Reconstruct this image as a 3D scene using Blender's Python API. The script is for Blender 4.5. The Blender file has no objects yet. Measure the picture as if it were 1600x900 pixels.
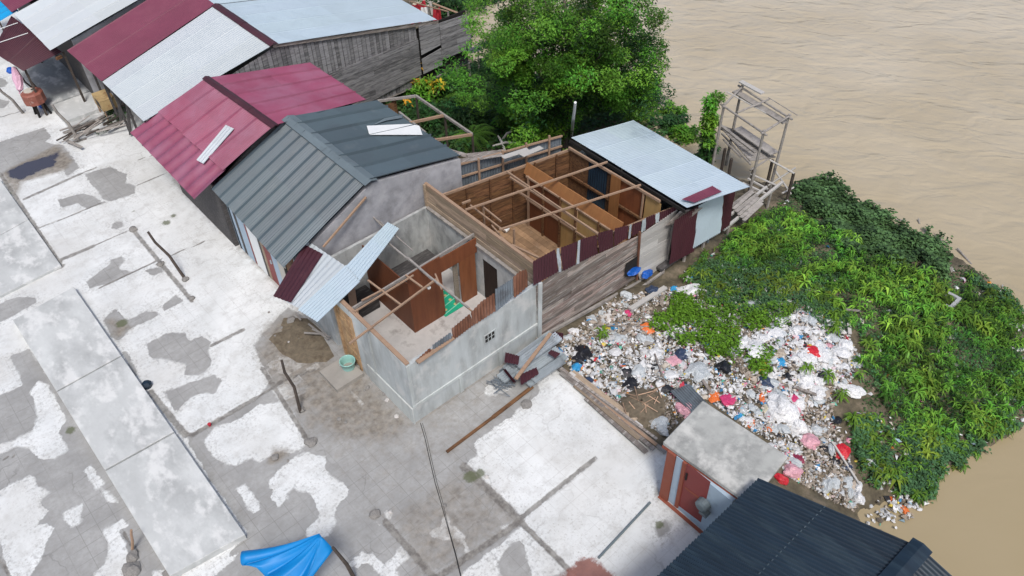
import bpy, math, random
import numpy as np
from mathutils import Vector, Matrix, noise as mnoise
random.seed(11)
rng = np.random.default_rng(5)
D = bpy.data
scene = bpy.context.scene
COL = scene.collection
R = math.radians

# ------------------------------------------------------------------ camera
F = 1231.0; PITCH = R(43.93); ROLL = R(1.25); YAW = R(40.8); CAMH = 17.0
_cp, _sp = math.cos(PITCH), math.sin(PITCH)
_fw = np.array([0, _cp, -_sp]); _rt = np.array([1., 0, 0]); _dn = np.cross(_fw, _rt)
_cr, _sr = math.cos(ROLL), math.sin(ROLL)
_r2 = _cr * _rt + _sr * _dn; _d2 = -_sr * _rt + _cr * _dn
_c, _s = math.cos(-YAW), math.sin(-YAW)
_Z = np.array([[_c, -_s, 0], [_s, _c, 0], [0, 0, 1]])
RT, DN, FW = _Z @ _r2, _Z @ _d2, _Z @ _fw
CAM = np.array([0, 0, CAMH])
cam_d = D.cameras.new('camera'); cam = D.objects.new('camera', cam_d); COL.objects.link(cam)
cam_d.sensor_width = 36.0; cam_d.lens = 36.0 * F / 1600.0
cam_d.clip_start = 0.1; cam_d.clip_end = 3000
M = Matrix(((RT[0], -DN[0], -FW[0]), (RT[1], -DN[1], -FW[1]), (RT[2], -DN[2], -FW[2])))
cam.matrix_world = Matrix.Translation(CAM) @ M.to_4x4()
scene.camera = cam

# ------------------------------------------------------------------ light
SUN_EL, SUN_AZ = R(58), R(236)       # azimuth of the direction towards the sun, from +X counter-clockwise
SKY = 0.114; SUN = 1.78; EXPO = 0.38
w = D.worlds.new('World'); scene.world = w; w.use_nodes = True
nt = w.node_tree; nt.nodes.clear()
sky = nt.nodes.new('ShaderNodeTexSky'); sky.sky_type = 'NISHITA'; sky.sun_disc = False
sky.sun_elevation = SUN_EL; sky.sun_rotation = math.pi / 2 - SUN_AZ
sky.air_density = 1.0; sky.dust_density = 4.0; sky.ozone_density = 1.0
bg = nt.nodes.new('ShaderNodeBackground'); bg.inputs['Strength'].default_value = SKY
ow = nt.nodes.new('ShaderNodeOutputWorld')
nt.links.new(sky.outputs[0], bg.inputs[0]); nt.links.new(bg.outputs[0], ow.inputs[0])
sd = D.lights.new('sun', 'SUN'); sd.energy = SUN; sd.angle = R(12); sd.color = (1, .975, .94)
so = D.objects.new('sun', sd); COL.objects.link(so)
_dir = Vector((math.cos(SUN_EL) * math.cos(SUN_AZ), math.cos(SUN_EL) * math.sin(SUN_AZ), math.sin(SUN_EL)))
so.rotation_euler = _dir.to_track_quat('Z', 'Y').to_euler(); so.location = (0, 0, 40)
vs = scene.view_settings
vs.view_transform = 'Standard'; vs.look = 'None'; vs.gamma = 1; vs.exposure = EXPO; vs.use_curve_mapping = False

# ------------------------------------------------------------------ pixel -> place helpers
def _ray(px, py): return (px - 800) * RT + (py - 450) * DN + F * FW
def P(px, py, z=0.0):
    d = _ray(px, py); return CAM + d * ((z - CAMH) / d[2])
def PX(px, py, x):
    d = _ray(px, py); return CAM + d * (x / d[0])
def PY(px, py, y):
    d = _ray(px, py); return CAM + d * (y / d[1])
def proj(p):
    q = np.asarray(p, float) - CAM
    k = q @ FW
    return np.stack([800 + F * (q @ RT) / k, 450 + F * (q @ DN) / k], -1)
def S(r, g, b, k=1.0):
    f = lambda c: (c / 255 / 12.92 if c <= 10 else ((c / 255 + .055) / 1.055) ** 2.4) * k
    return (f(r), f(g), f(b))
def V(*a): return np.array(a, float)
def inpoly(pts, poly):
    x, y = pts[:, 0], pts[:, 1]; r = np.zeros(len(pts), bool); n = len(poly)
    for i in range(n):
        x1, y1 = poly[i]; x2, y2 = poly[(i + 1) % n]
        c = ((y1 > y) != (y2 > y))
        with np.errstate(divide='ignore', invalid='ignore'):
            r ^= c & (x < (x2 - x1) * (y - y1) / (y2 - y1 + 1e-12) + x1)
    return r
def segd(pts, a, b):
    a = np.asarray(a, float); b = np.asarray(b, float); d = b - a
    t = np.clip(((pts - a) @ d) / (d @ d + 1e-12), 0, 1)
    return np.hypot(*(pts - a - t[:, None] * d).T)
def sdf(pts, poly):                       # positive inside
    m = np.full(len(pts), 1e9)
    for i in range(len(poly)): m = np.minimum(m, segd(pts, poly[i], poly[(i + 1) % len(poly)]))
    return np.where(inpoly(pts, poly), m, -m)
def sm(x): x = np.clip(x, 0, 1); return x * x * (3 - 2 * x)

# ------------------------------------------------------------------ mesh builder
class MB:
    def __init__(s): s.v = []; s.f = []; s.c = []; s.m = []; s.mi = 0
    def vert(s, p): s.v.append((float(p[0]), float(p[1]), float(p[2]))); return len(s.v) - 1
    def poly(s, pts, col=(1, 1, 1)):
        i = [s.vert(p) for p in pts]; s.f.append(i); s.c.append(col); s.m.append(s.mi)
    def hexa(s, b, t, col=(1, 1, 1)):     # two quads, bottom and top, same winding
        i = [s.vert(p) for p in list(b) + list(t)]
        for q in ((3, 2, 1, 0), (4, 5, 6, 7), (0, 1, 5, 4), (1, 2, 6, 5), (2, 3, 7, 6), (3, 0, 4, 7)):
            s.f.append([i[k] for k in q]); s.c.append(col); s.m.append(s.mi)
    def prism(s, poly, off, col=(1, 1, 1)):
        off = np.asarray(off, float); n = len(poly)
        a = [s.vert(p) for p in poly]; b = [s.vert(np.asarray(p) + off) for p in poly]
        s.f.append(a[::-1]); s.f.append(b); s.c += [col, col]; s.m += [s.mi] * 2
        for k in range(n):
            s.f.append([a[k], a[(k + 1) % n], b[(k + 1) % n], b[k]]); s.c.append(col); s.m.append(s.mi)
    def box(s, x0, x1, y0, y1, z0, z1, col=(1, 1, 1)):
        s.hexa([V(x0, y0, z0), V(x1, y0, z0), V(x1, y1, z0), V(x0, y1, z0)],
               [V(x0, y0, z1), V(x1, y0, z1), V(x1, y1, z1), V(x0, y1, z1)], col)
    def beam(s, p, q, w, h, col=(1, 1, 1), up=(0, 0, 1)):
        p = np.asarray(p, float); q = np.asarray(q, float); d = q - p; d /= np.linalg.norm(d) + 1e-9
        u = np.asarray(up, float)
        if abs(d @ u) > .95: u = V(1, 0, 0)
        a = np.cross(d, u); a /= np.linalg.norm(a); b = np.cross(a, d)
        a = a * w / 2; b = b * h / 2
        s.hexa([p - a - b, p + a - b, p + a + b, p - a + b], [q - a - b, q + a - b, q + a + b, q - a + b], col)
    def tube(s, pts, rad, n=7, col=(1, 1, 1), cap=True):
        pts = [np.asarray(p, float) for p in pts]; rings = []
        if not hasattr(rad, '__len__'): rad = [rad] * len(pts)
        for i, p in enumerate(pts):
            d = pts[min(i + 1, len(pts) - 1)] - pts[max(i - 1, 0)]; d /= np.linalg.norm(d) + 1e-9
            u = V(0, 0, 1) if abs(d[2]) < .9 else V(1, 0, 0)
            a = np.cross(d, u); a /= np.linalg.norm(a); b = np.cross(d, a)
            rings.append([s.vert(p + rad[i] * (a * math.cos(t) + b * math.sin(t))) for t in np.linspace(0, 2 * math.pi, n, False)])
        for r0, r1 in zip(rings, rings[1:]):
            for k in range(n):
                s.f.append([r0[k], r0[(k + 1) % n], r1[(k + 1) % n], r1[k]]); s.c.append(col); s.m.append(s.mi)
        if cap:
            s.f.append(rings[0][::-1]); s.f.append(rings[-1]); s.c += [col, col]; s.m += [s.mi] * 2
    def corr(s, a, b, c, d, n, amp=.018, rows=1, per=4, lap=10, var=.05, lift=.008, sag=0.0, tint=None, seam=1.0):
        """ribbed sheet a->b across the ribs, a->d along them"""
        a, b, c, d = [np.asarray(p, float) for p in (a, b, c, d)]
        N = np.cross(b - a, d - a); N /= np.linalg.norm(N)
        if N[2] < 0: N = -N
        m = n * per; grid = []
        off = [random.uniform(-.012, .012) for _ in range(m // per // lap + 2)]
        for j in range(rows + 1):
            t = j / rows; row = []
            for i in range(m + 1):
                q = i / m
                p = (a * (1 - q) + b * q) * (1 - t) + (d * (1 - q) + c * q) * t
                k = int(q * n) // lap
                ph = (q * n) % lap
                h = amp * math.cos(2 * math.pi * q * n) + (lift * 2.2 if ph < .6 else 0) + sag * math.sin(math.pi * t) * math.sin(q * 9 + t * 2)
                tt = off[k] if j == 0 else 0
                row.append(s.vert(p + N * h + (d - a) * tt / max(np.linalg.norm(d - a), .1)))
            grid.append(row)
        cols = {}
        for j in range(rows):
            for i in range(m):
                k = (int((i + .5) / m * n) // lap, (j * 2) // rows)
                if k not in cols:
                    g = 1 + random.uniform(-var, var); cols[k] = (g, g * random.uniform(.99, 1.01), g * random.uniform(.985, 1.015))
                col = cols[k]
                if lift > 0 and ((i + .5) / m * n) % lap < .7: col = tuple(k_ * seam for k_ in col)  # lap ribs painted paler, a highlight put into the sheet colour
                if tint: col = tint((i + .5) / m, (j + .5) / rows, col)
                s.f.append([grid[j][i], grid[j][i + 1], grid[j + 1][i + 1], grid[j + 1][i]]); s.c.append(col); s.m.append(s.mi)
    def build(s, name, mat, parent=None, origin=None, smooth=False):
        me = D.meshes.new(name)
        v = np.array(s.v)
        if parent is not None: org = ORG[parent.name]
        elif origin is not None: org = np.asarray(origin, float)
        else:
            org = V((v[:, 0].min() + v[:, 0].max()) / 2, (v[:, 1].min() + v[:, 1].max()) / 2, v[:, 2].min())
        me.from_pydata([tuple(p) for p in (v - org)], [], s.f)
        mats = mat if isinstance(mat, (list, tuple)) else [mat]
        for k in mats: me.materials.append(k)
        if len(mats) > 1: me.polygons.foreach_set('material_index', s.m)
        cnt = np.array([len(f) for f in s.f]); c = np.array([(x[0], x[1], x[2], 1.0) for x in s.c], np.float32)
        at = me.color_attributes.new('col', 'FLOAT_COLOR', 'CORNER')
        at.data.foreach_set('color', np.repeat(c, cnt, axis=0).ravel())
        if smooth: me.polygons.foreach_set('use_smooth', [True] * len(me.polygons))
        me.update()
        o = D.objects.new(name, me); COL.objects.link(o)
        if parent is not None: o.parent = parent; ORG[o.name] = org
        else: o.location = org; ORG[o.name] = org
        return o
ORG = {}
def clip(poly, a, b, c):                  # keep a*x+b*y+c >= 0
    out = []
    for i in range(len(poly)):
        p, q = poly[i], poly[(i + 1) % len(poly)]
        dp = a * p[0] + b * p[1] + c; dq = a * q[0] + b * q[1] + c
        if dp >= 0: out.append(p)
        if (dp >= 0) != (dq >= 0):
            t = dp / (dp - dq); out.append((p[0] + (q[0] - p[0]) * t, p[1] + (q[1] - p[1]) * t))
    return out
def planks(mb, poly, fr, bw=.18, th=.025, gap=.006, direction='h', colf=None, ln=(1.5, 3.2), jit=.01, slope=0.0):
    """board wall over a 2-D outline; fr = (origin, U, Vv, N) maps it into space"""
    O, U, W, N = [np.asarray(k, float) for k in fr]
    rot = (lambda p: (p[0], p[1] - slope * p[0])) if direction == 'h' else (lambda p: (p[1], p[0]))
    inv = (lambda p: (p[0], p[1] + slope * p[0])) if direction == 'h' else (lambda p: (p[1], p[0]))
    q = [rot(p) for p in poly]
    lo = min(p[1] for p in q); hi = max(p[1] for p in q); x0 = min(p[0] for p in q); x1 = max(p[0] for p in q)
    v = lo
    while v < hi - .01:
        b = bw * random.uniform(.75, 1.2); strip = clip(clip(q, 0, 1, -v), 0, -1, v + b - gap)
        u = x0 - random.uniform(0, 1.5)
        while u < x1 and len(strip) > 2:
            l = random.uniform(*ln); pc = clip(clip(strip, 1, 0, -u), -1, 0, u + l - gap * .7)
            u += l
            if len(pc) > 2:
                g = random.uniform(.72, 1.2); col = colf() if colf else (g, g * random.uniform(.96, 1.02), g * random.uniform(.92, 1.03))
                j = random.uniform(-jit, jit)
                mb.prism([O + U * inv(p)[0] + W * inv(p)[1] + N * j for p in pc], N * th, col)
        v += b
def corrpoly(mb, poly, fr, pitch=.08, amp=.014, per=4, colf=None, sheet=.8):
    O, U, W, N = [np.asarray(k, float) for k in fr]
    x0 = min(p[0] for p in poly); x1 = max(p[0] for p in poly); st = pitch / per; k = 0
    n = int((x1 - x0) / st) + 1; cols = {}
    for k in range(n):
        a = x0 + k * st; b = min(a + st, x1)
        pc = clip(clip(poly, 1, 0, -a), -1, 0, b)
        if len(pc) < 3: continue
        sh = int((a - x0) / sheet)
        if sh not in cols: cols[sh] = colf(sh) if colf else (random.uniform(.9, 1.1),) * 3
        off = lambda u: amp * math.cos(2 * math.pi * (u - x0) / pitch)
        mb.poly([O + U * p[0] + W * p[1] + N * off(p[0]) for p in pc], cols[sh])
def FY(y, n=-1): return (V(0, y, 0), V(1, 0, 0), V(0, 0, 1), V(0, n, 0))     # wall in plane y: (u,v) = (x,z)
def FX(x, n=-1): return (V(x, 0, 0), V(0, 1, 0), V(0, 0, 1), V(n, 0, 0))     # wall in plane x: (u,v) = (y,z)
def onY(y, pts): return [(lambda q: (q[0], q[2]))(PY(a, b, y)) for a, b in pts]
def onX(x, pts): return [(lambda q: (q[1], q[2]))(PX(a, b, x)) for a, b in pts]

def tag(o, label=None, cat=None, group=None, kind=None):
    if label: o['label'] = label
    if cat: o['category'] = cat
    if group: o['group'] = group
    if kind: o['kind'] = kind
    return o
def thing(name, label, cat, loc, group=None):
    o = D.objects.new(name, None); COL.objects.link(o); o.location = [float(k) for k in loc]
    o.empty_display_size = .3
    ORG[o.name] = np.asarray(loc, float)
    return tag(o, label, cat, group)

# ------------------------------------------------------------------ materials
KEEP = {'trowelled_concrete': .88, 'white_paint': .95, 'pale_blue_sheet_metal': .98, 'rough_gable_plaster': .95, 'navy_roof_sheet': .6, 'galvanised_zinc': .75, 'mixed_litter': .9, 'white_floor_screed': .72, 'weathered_pole': .9, 'bleached_board': .9, 'weathered_grey_board': .9, 'faded_pink_paint': .72, 'maroon_paint': .64, 'grey_roof_sheet': .57, 'grey_ridge_metal': .6, 'pale_blue_plaster': .85, 'inner_plaster': .9, 'brown_board': .62, 'red_brown_plywood': .7, 'orange_plywood': .72, 'stained_cement': .85}
def mk(name, base, rough=.75, var=.22, ns=3.0, stretch=(1, 1, 1), dirt=None, dirt2=None, bump=.15, bs=30, metal=0.0, spec=.4, sat=None):
    K = KEEP.get(name, .8); base = tuple(k * K for k in base); dirt, dirt2 = [(tuple(k * K for k in q[0]),) + tuple(q[1:]) if q else None for q in (dirt, dirt2)]
    m = D.materials.new(name); m.use_nodes = True; n = m.node_tree.nodes; L = m.node_tree.links; n.clear()
    out = n.new('ShaderNodeOutputMaterial'); b = n.new('ShaderNodeBsdfPrincipled'); L.new(b.outputs[0], out.inputs[0])
    b.inputs['Roughness'].default_value = rough; b.inputs['Metallic'].default_value = metal
    b.inputs['Specular IOR Level'].default_value = spec
    tc = n.new('ShaderNodeTexCoord'); mp = n.new('ShaderNodeMapping'); mp.inputs['Scale'].default_value = stretch
    L.new(tc.outputs['Object'], mp.inputs[0])
    def noise(scale, det=5, ro=.6, vec=mp):
        t = n.new('ShaderNodeTexNoise'); t.inputs['Scale'].default_value = scale; t.inputs['Detail'].default_value = det
        t.inputs['Roughness'].default_value = ro; L.new(vec.outputs[0 if vec is mp else 'Object'], t.inputs['Vector']); return t
    def rng_(src, a, b_, c, d):
        r = n.new('ShaderNodeMapRange'); r.inputs[1].default_value = a; r.inputs[2].default_value = b_
        r.inputs[3].default_value = c; r.inputs[4].default_value = d; L.new(src, r.inputs[0]); return r.outputs[0]
    def mul(c1, c2, f=1.0, mode='MULTIPLY'):
        x = n.new('ShaderNodeMix'); x.data_type = 'RGBA'; x.blend_type = mode; x.inputs[0].default_value = f
        L.new(c1, x.inputs[6]); L.new(c2, x.inputs[7]); return x
    at = n.new('ShaderNodeAttribute'); at.attribute_name = 'col'
    rgb = n.new('ShaderNodeRGB'); rgb.outputs[0].default_value = (*base, 1)
    x = mul(rgb.outputs[0], at.outputs['Color'])
    v = rng_(noise(ns).outputs['Fac'], .28, .72, 1 - var, 1 + var)
    cb = n.new('ShaderNodeCombineColor')
    for k in range(3): L.new(v, cb.inputs[k])
    x = mul(x.outputs[2], cb.outputs[0])
    for q, seed in ((dirt, 0), (dirt2, 1)):
        if q:                             # (colour, coverage 0..1, scale, softness, use stretch)
            dc, cov, sc, soft = q[:4]
            t = noise(sc, 7, .65, mp if len(q) > 4 and q[4] else tc)
            f = rng_(t.outputs['Fac'], 1 - cov - soft, 1 - cov + soft, 0, q[5] if len(q) > 5 else .85)
            d = n.new('ShaderNodeRGB'); d.outputs[0].default_value = (*dc, 1)
            y = n.new('ShaderNodeMix'); y.data_type = 'RGBA'; L.new(f, y.inputs[0]); L.new(x.outputs[2], y.inputs[6]); L.new(d.outputs[0], y.inputs[7]); x = y
    L.new(x.outputs[2], b.inputs['Base Color'])
    if bump:
        bn = n.new('ShaderNodeBump'); bn.inputs['Strength'].default_value = bump; bn.inputs['Distance'].default_value = .02
        L.new(noise(bs, 4).outputs['Fac'], bn.inputs['Height']); L.new(bn.outputs[0], b.inputs['Normal'])
    return m
MAT = {}
MAT['concrete'] = mk('weathered_concrete', (.43, .45, .46), .85, .2, 1.6, dirt=((.2, .2, .2), .42, 1.1, .1, 0, .6), dirt2=((.62, .62, .6), .36, 2.3, .06, 0, .6), bs=40)
MAT['plaster'] = mk('pale_blue_plaster', (.5, .54, .545), .85, .16, 1.2, (2, 2, .5), dirt=((.25, .255, .245), .44, 1.0, .1, 1, .6), dirt2=((.66, .66, .64), .42, 1.6, .06, 0, .6))
MAT['plaster_in'] = mk('inner_plaster', (.43, .45, .45), .85, .2, 1.5, (2, 2, .8), dirt=((.17, .175, .175), .45, 1.2, .1, 1, .7), dirt2=((.58, .58, .56), .4, 1.5, .08, 0, .6))
MAT['gableplaster'] = mk('rough_gable_plaster', (.36, .365, .39), .9, .22, 1.4, dirt=((.16, .16, .17), .45, 1.3, .12, 0, .7), dirt2=((.52, .52, .54), .4, 1.0, .1, 0, .6))
MAT['slab'] = mk('trowelled_concrete', (.57, .59, .585), .8, .14, 1.3, (1, .6, 1), dirt=((.3, .31, .31), .46, .9, .1, 1, .6), dirt2=((.75, .76, .75), .43, 2.2, .06, 1, .7))
MAT['boothroof'] = mk('stained_cement', (.42, .43, .41), .85, .14, 1.5, dirt=((.2, .205, .2), .48, .9, .09, 0, .75), dirt2=((.62, .62, .59), .44, 1.0, .06, 0, .85))
MAT['step'] = mk('cement_step', (.36, .34, .31), .9, .15, 2)
MAT['pink'] = mk('faded_pink_paint', (.34, .09, .16), .38, .14, .9, dirt=((.41, .21, .31), .44, .7, .14, 0, .6), dirt2=((.17, .05, .08), .3, 2.2, .06, 0, .6), bump=.05)
MAT['maroon'] = mk('maroon_paint', (.235, .052, .1), .5, .12, .8, dirt=((.3, .09, .14), .4, .7, .12, 0, .6), dirt2=((.12, .03, .05), .3, 1.6, .06, 0, .6), bump=.05)
MAT['darkmaroon'] = mk('dark_maroon_paint', (.07, .02, .03), .55, .15, 2, (1, 1, .4), dirt=((.12, .05, .05), .35, 2, .1, 0, .5), bump=.05)
MAT['whitemetal'] = mk('white_sheet_metal', (.56, .61, .64), .5, .05, .8, dirt=((.42, .47, .5), .4, .8, .12, 0, .5), dirt2=((.34, .3, .26), .28, 2.2, .07, 0, .6), bump=.03)
MAT['bluemetal'] = mk('pale_blue_sheet_metal', (.42, .51, .57), .45, .06, .7, dirt=((.34, .42, .46), .38, .9, .12, 0, .6), dirt2=((.28, .29, .29), .24, 2.0, .07, 0, .5), bump=.03)
MAT['greymetal'] = mk('grey_roof_sheet', (.125, .178, .212), .45, .12, .9, dirt=((.1, .13, .155), .44, .9, .12, 0, .7), dirt2=((.22, .26, .28), .33, 1.6, .1, 0, .5), bump=.04)
MAT['greycap'] = mk('grey_ridge_metal', (.22, .28, .31), .5, .1, 1.5, dirt=((.14, .17, .19), .4, 2, .1), bump=.05)
MAT['navy'] = mk('navy_roof_sheet', (.016, .038, .066), .5, .25, 1.2, (4, .5, 1), dirt=((.06, .1, .13), .4, 1.3, .1, 1, .6), dirt2=((.2, .24, .27), .18, 9, .03, 0, .6), bump=.05)
MAT['zinc'] = mk('galvanised_zinc', (.55, .62, .67), .3, .15, 2, dirt=((.3, .33, .36), .4, 3, .1), metal=.15, bump=.04)
MAT['oldzinc'] = mk('weathered_zinc', (.2, .24, .28), .5, .25, 3, (1, 1, .3), dirt=((.1, .1, .11), .4, 2, .1), metal=.2)
MAT['rust'] = mk('rusty_corrugated_iron', (.2, .085, .05), .85, .35, 3, (1, 1, .35), dirt=((.33, .2, .15), .4, 3, .1, 1), dirt2=((.07, .03, .02), .36, 4, .08, 1))
MAT['greywood'] = mk('weathered_grey_board', (.27, .24, .22), .9, .28, 3, (1, 6, 10), dirt=((.12, .1, .085), .44, 2, .1, 1, .8), dirt2=((.5, .48, .46), .4, 1.6, .08, 1, .8))
MAT['palewood'] = mk('bleached_board', (.48, .47, .45), .9, .18, 3, (1, 6, 10), dirt=((.27, .25, .23), .4, 3, .1, 1, .6))
MAT['darkwood'] = mk('dark_board', (.085, .08, .08), .9, .3, 3, (1, 6, 10), dirt=((.2, .2, .2), .38, 3, .1, 1, .6))  # dark grey boards with paler streaks
MAT['gablewood'] = mk('grey_weathered_cladding', (.2, .2, .205), .9, .3, 2.5, (1.2, 6, 9), dirt=((.34, .34, .34), .44, 1.8, .08, 1, .8), dirt2=((.05, .05, .055), .4, 2, .08, 1, .8))
MAT['brownwood'] = mk('brown_board', (.27, .135, .06), .8, .35, 2.5, (1, 5, 9), dirt=((.07, .03, .018), .46, 1.6, .1, 1, .85), dirt2=((.4, .23, .11), .36, 3, .1, 1, .6))
MAT['frontwood'] = mk('tan_board', (.42, .33, .24), .85, .25, 2.5, (6, 1, 9), dirt=((.17, .12, .08), .43, 2, .08, 1, .8), dirt2=((.58, .5, .4), .36, 2, .08, 1, .7))
MAT['timber'] = mk('sawn_timber', (.4, .27, .185), .85, .2, 4, dirt=((.22, .14, .09), .38, 4, .1))
MAT['greypole'] = mk('weathered_pole', (.3, .28, .26), .9, .25, 6, dirt=((.12, .11, .1), .36, 5, .1))
MAT['darkpole'] = mk('dark_pole', (.075, .06, .05), .9, .3, 6, dirt=((.2, .17, .15), .32, 7, .1))
MAT['redply'] = mk('red_brown_plywood', (.25, .085, .035), .6, .14, 2.4, (4, 4, .6), dirt=((.14, .04, .02), .42, 1.6, .15, 1, .6))
MAT['orangeply'] = mk('orange_plywood', (.36, .165, .06), .6, .14, 2.4, (4, 4, .6), dirt=((.33, .13, .05), .42, 1.6, .15, 1, .6))
MAT['yellowply'] = mk('yellow_plywood', (.47, .31, .13), .65, .12, 2.4, (4, 4, .6), dirt=((.45, .26, .09), .42, 1.6, .12, 1, .6))
MAT['floorwood'] = mk('floor_board', (.36, .235, .14), .8, .25, 2.5, (1, 5, 1), dirt=((.17, .1, .06), .42, 1.5, .1, 0, .7), dirt2=((.5, .4, .3), .33, 2, .08, 0, .5))
MAT['whitefloor'] = mk('white_floor_screed', (.66, .64, .62), .85, .12, 3, dirt=((.36, .34, .32), .4, 3, .07, 0, .8), dirt2=((.34, .2, .14), .27, 4, .05, 0, .7))
MAT['black'] = mk('dark_opening', (.016, .014, .013), .95, .3, 5)  # near-black: shade inside openings and stalls put into colour; also small black parts
MAT['curtain'] = mk('dark_curtain', (.028, .016, .012), .9, .4, 3, (9, 9, .4))
MAT['green'] = mk('green_mat', (.015, .42, .24), .7, .12, 8)
MAT['gold'] = mk('mat_pattern', (.6, .5, .22), .8, .1, 8)
MAT['mint'] = mk('mint_mat_pattern', (.3, .68, .5), .8, .1, 8)
MAT['bluepaint'] = mk('pale_blue_paint', (.43, .55, .66), .7, .08, 2, dirt=((.3, .37, .43), .35, 2, .1))
MAT['orangepaint'] = mk('brick_orange_paint', (.3, .085, .05), .75, .15, 3, dirt=((.25, .1, .07), .38, 3, .1))
MAT['reddoor'] = mk('red_door_paint', (.25, .045, .042), .55, .1, 2)
MAT['whitepaint'] = mk('white_paint', (.76, .78, .78), .6, .06, 3, dirt=((.5, .5, .5), .3, 3, .1, 0, .5))
MAT['creampaint'] = mk('cream_board', (.6, .57, .5), .7, .1, 3)
MAT['mat'] = mk('woven_door', (.52, .34, .19), .85, .2, 5, (3, 3, 1), dirt=((.25, .15, .08), .42, 3, .1))
MAT['bluetarp'] = mk('blue_tarpaulin', (.0, .235, .62), .5, .08, 3, bump=.1, bs=8)
MAT['brightblue'] = mk('bright_blue_sheet', (.01, .36, .75), .45, .05, 2)
MAT['deepblue'] = mk('deep_blue_plastic', (.005, .11, .55), .4, .15, 5)
MAT['bucket'] = mk('turquoise_plastic', (.33, .6, .55), .45, .06, 3)
MAT['rock'] = mk('grey_rubble', (.27, .26, .245), .95, .25, 6)
MAT['sand'] = mk('damp_brown_soil', (.18, .148, .105), .98, .3, 7, dirt=((.1, .075, .05), .4, 4, .1), bump=.5, bs=60)
MAT['bark'] = mk('tree_bark', (.12, .095, .075), .95, .3, 5, (3, 3, .8), bump=.4)
MAT['redcloth'] = mk('red_cloth', (.5, .03, .05), .85, .15, 4)
MAT['pinkplastic'] = mk('pink_plastic', (.72, .45, .58), .4, .2, 5)
MAT['boxbrown'] = mk('red_brown_box_paint', (.3, .105, .075), .6, .2, 5, dirt=((.55, .45, .4), .33, 6, .05))
MAT['crate'] = mk('yellow_wooden_crate', (.55, .4, .2), .8, .2, 4, dirt=((.25, .1, .03), .4, 3, .08))
MAT['cable'] = mk('black_cable', (.012, .012, .013), .6, .1, 5)
MAT['bulb'] = mk('white_glass_bulb', (.85, .85, .82), .2, .02, 3)
MAT['litter'] = mk('mixed_litter', (1, 1, 1), .55, .12, 20, bump=.2, bs=40)

def leafmat(name, base, hv=.35):
    m = D.materials.new(name); m.use_nodes = True; n = m.node_tree.nodes; L = m.node_tree.links; n.clear()
    out = n.new('ShaderNodeOutputMaterial'); b = n.new('ShaderNodeBsdfPrincipled')
    b.inputs['Roughness'].default_value = .5; b.inputs['Specular IOR Level'].default_value = .35
    at = n.new('ShaderNodeAttribute'); at.attribute_name = 'col'
    rgb = n.new('ShaderNodeRGB'); rgb.outputs[0].default_value = (*base, 1)
    x = n.new('ShaderNodeMix'); x.data_type = 'RGBA'; x.blend_type = 'MULTIPLY'; x.inputs[0].default_value = 1
    L.new(rgb.outputs[0], x.inputs[6]); L.new(at.outputs['Color'], x.inputs[7])
    L.new(x.outputs[2], b.inputs['Base Color'])
    tr = n.new('ShaderNodeBsdfTranslucent'); L.new(x.outputs[2], tr.inputs[0])
    ms = n.new('ShaderNodeMixShader'); ms.inputs[0].default_value = .3
    L.new(b.outputs[0], ms.inputs[1]); L.new(tr.outputs[0], ms.inputs[2]); L.new(ms.outputs[0], out.inputs[0])
    return m
MAT['leaf'] = leafmat('green_leaf', (.11, .255, .03))
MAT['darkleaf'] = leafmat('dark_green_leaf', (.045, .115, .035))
MAT['weed'] = leafmat('weed_leaf', (.115, .245, .035))
MAT['creeper'] = leafmat('blue_green_creeper_leaf', (.085, .18, .07))
MAT['yellowleaf'] = leafmat('yellow_orange_leaf', (.6, .36, .035))
MAT['palmleaf'] = leafmat('palm_frond', (.085, .2, .04))

def plastic(name, col, rough=.35, tr=.25):
    m = D.materials.new(name); m.use_nodes = True; n = m.node_tree.nodes; L = m.node_tree.links
    b = n['Principled BSDF']; b.inputs['Roughness'].default_value = rough
    tc = n.new('ShaderNodeTexCoord'); t = n.new('ShaderNodeTexNoise'); t.inputs['Scale'].default_value = 9; t.inputs['Detail'].default_value = 5
    L.new(tc.outputs['Object'], t.inputs['Vector'])
    r = n.new('ShaderNodeValToRGB'); r.color_ramp.elements[0].position = .3; r.color_ramp.elements[1].position = .7
    r.color_ramp.elements[0].color = (col[0] * .62, col[1] * .62, col[2] * .62, 1); r.color_ramp.elements[1].color = (*[min(1, k * 1.1) for k in col], 1)
    L.new(t.outputs['Fac'], r.inputs[0]); L.new(r.outputs[0], b.inputs['Base Color'])
    bn = n.new('ShaderNodeBump'); bn.inputs['Strength'].default_value = .5; bn.inputs['Distance'].default_value = .03
    L.new(t.outputs['Fac'], bn.inputs['Height']); L.new(bn.outputs[0], b.inputs['Normal'])
    return m

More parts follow.
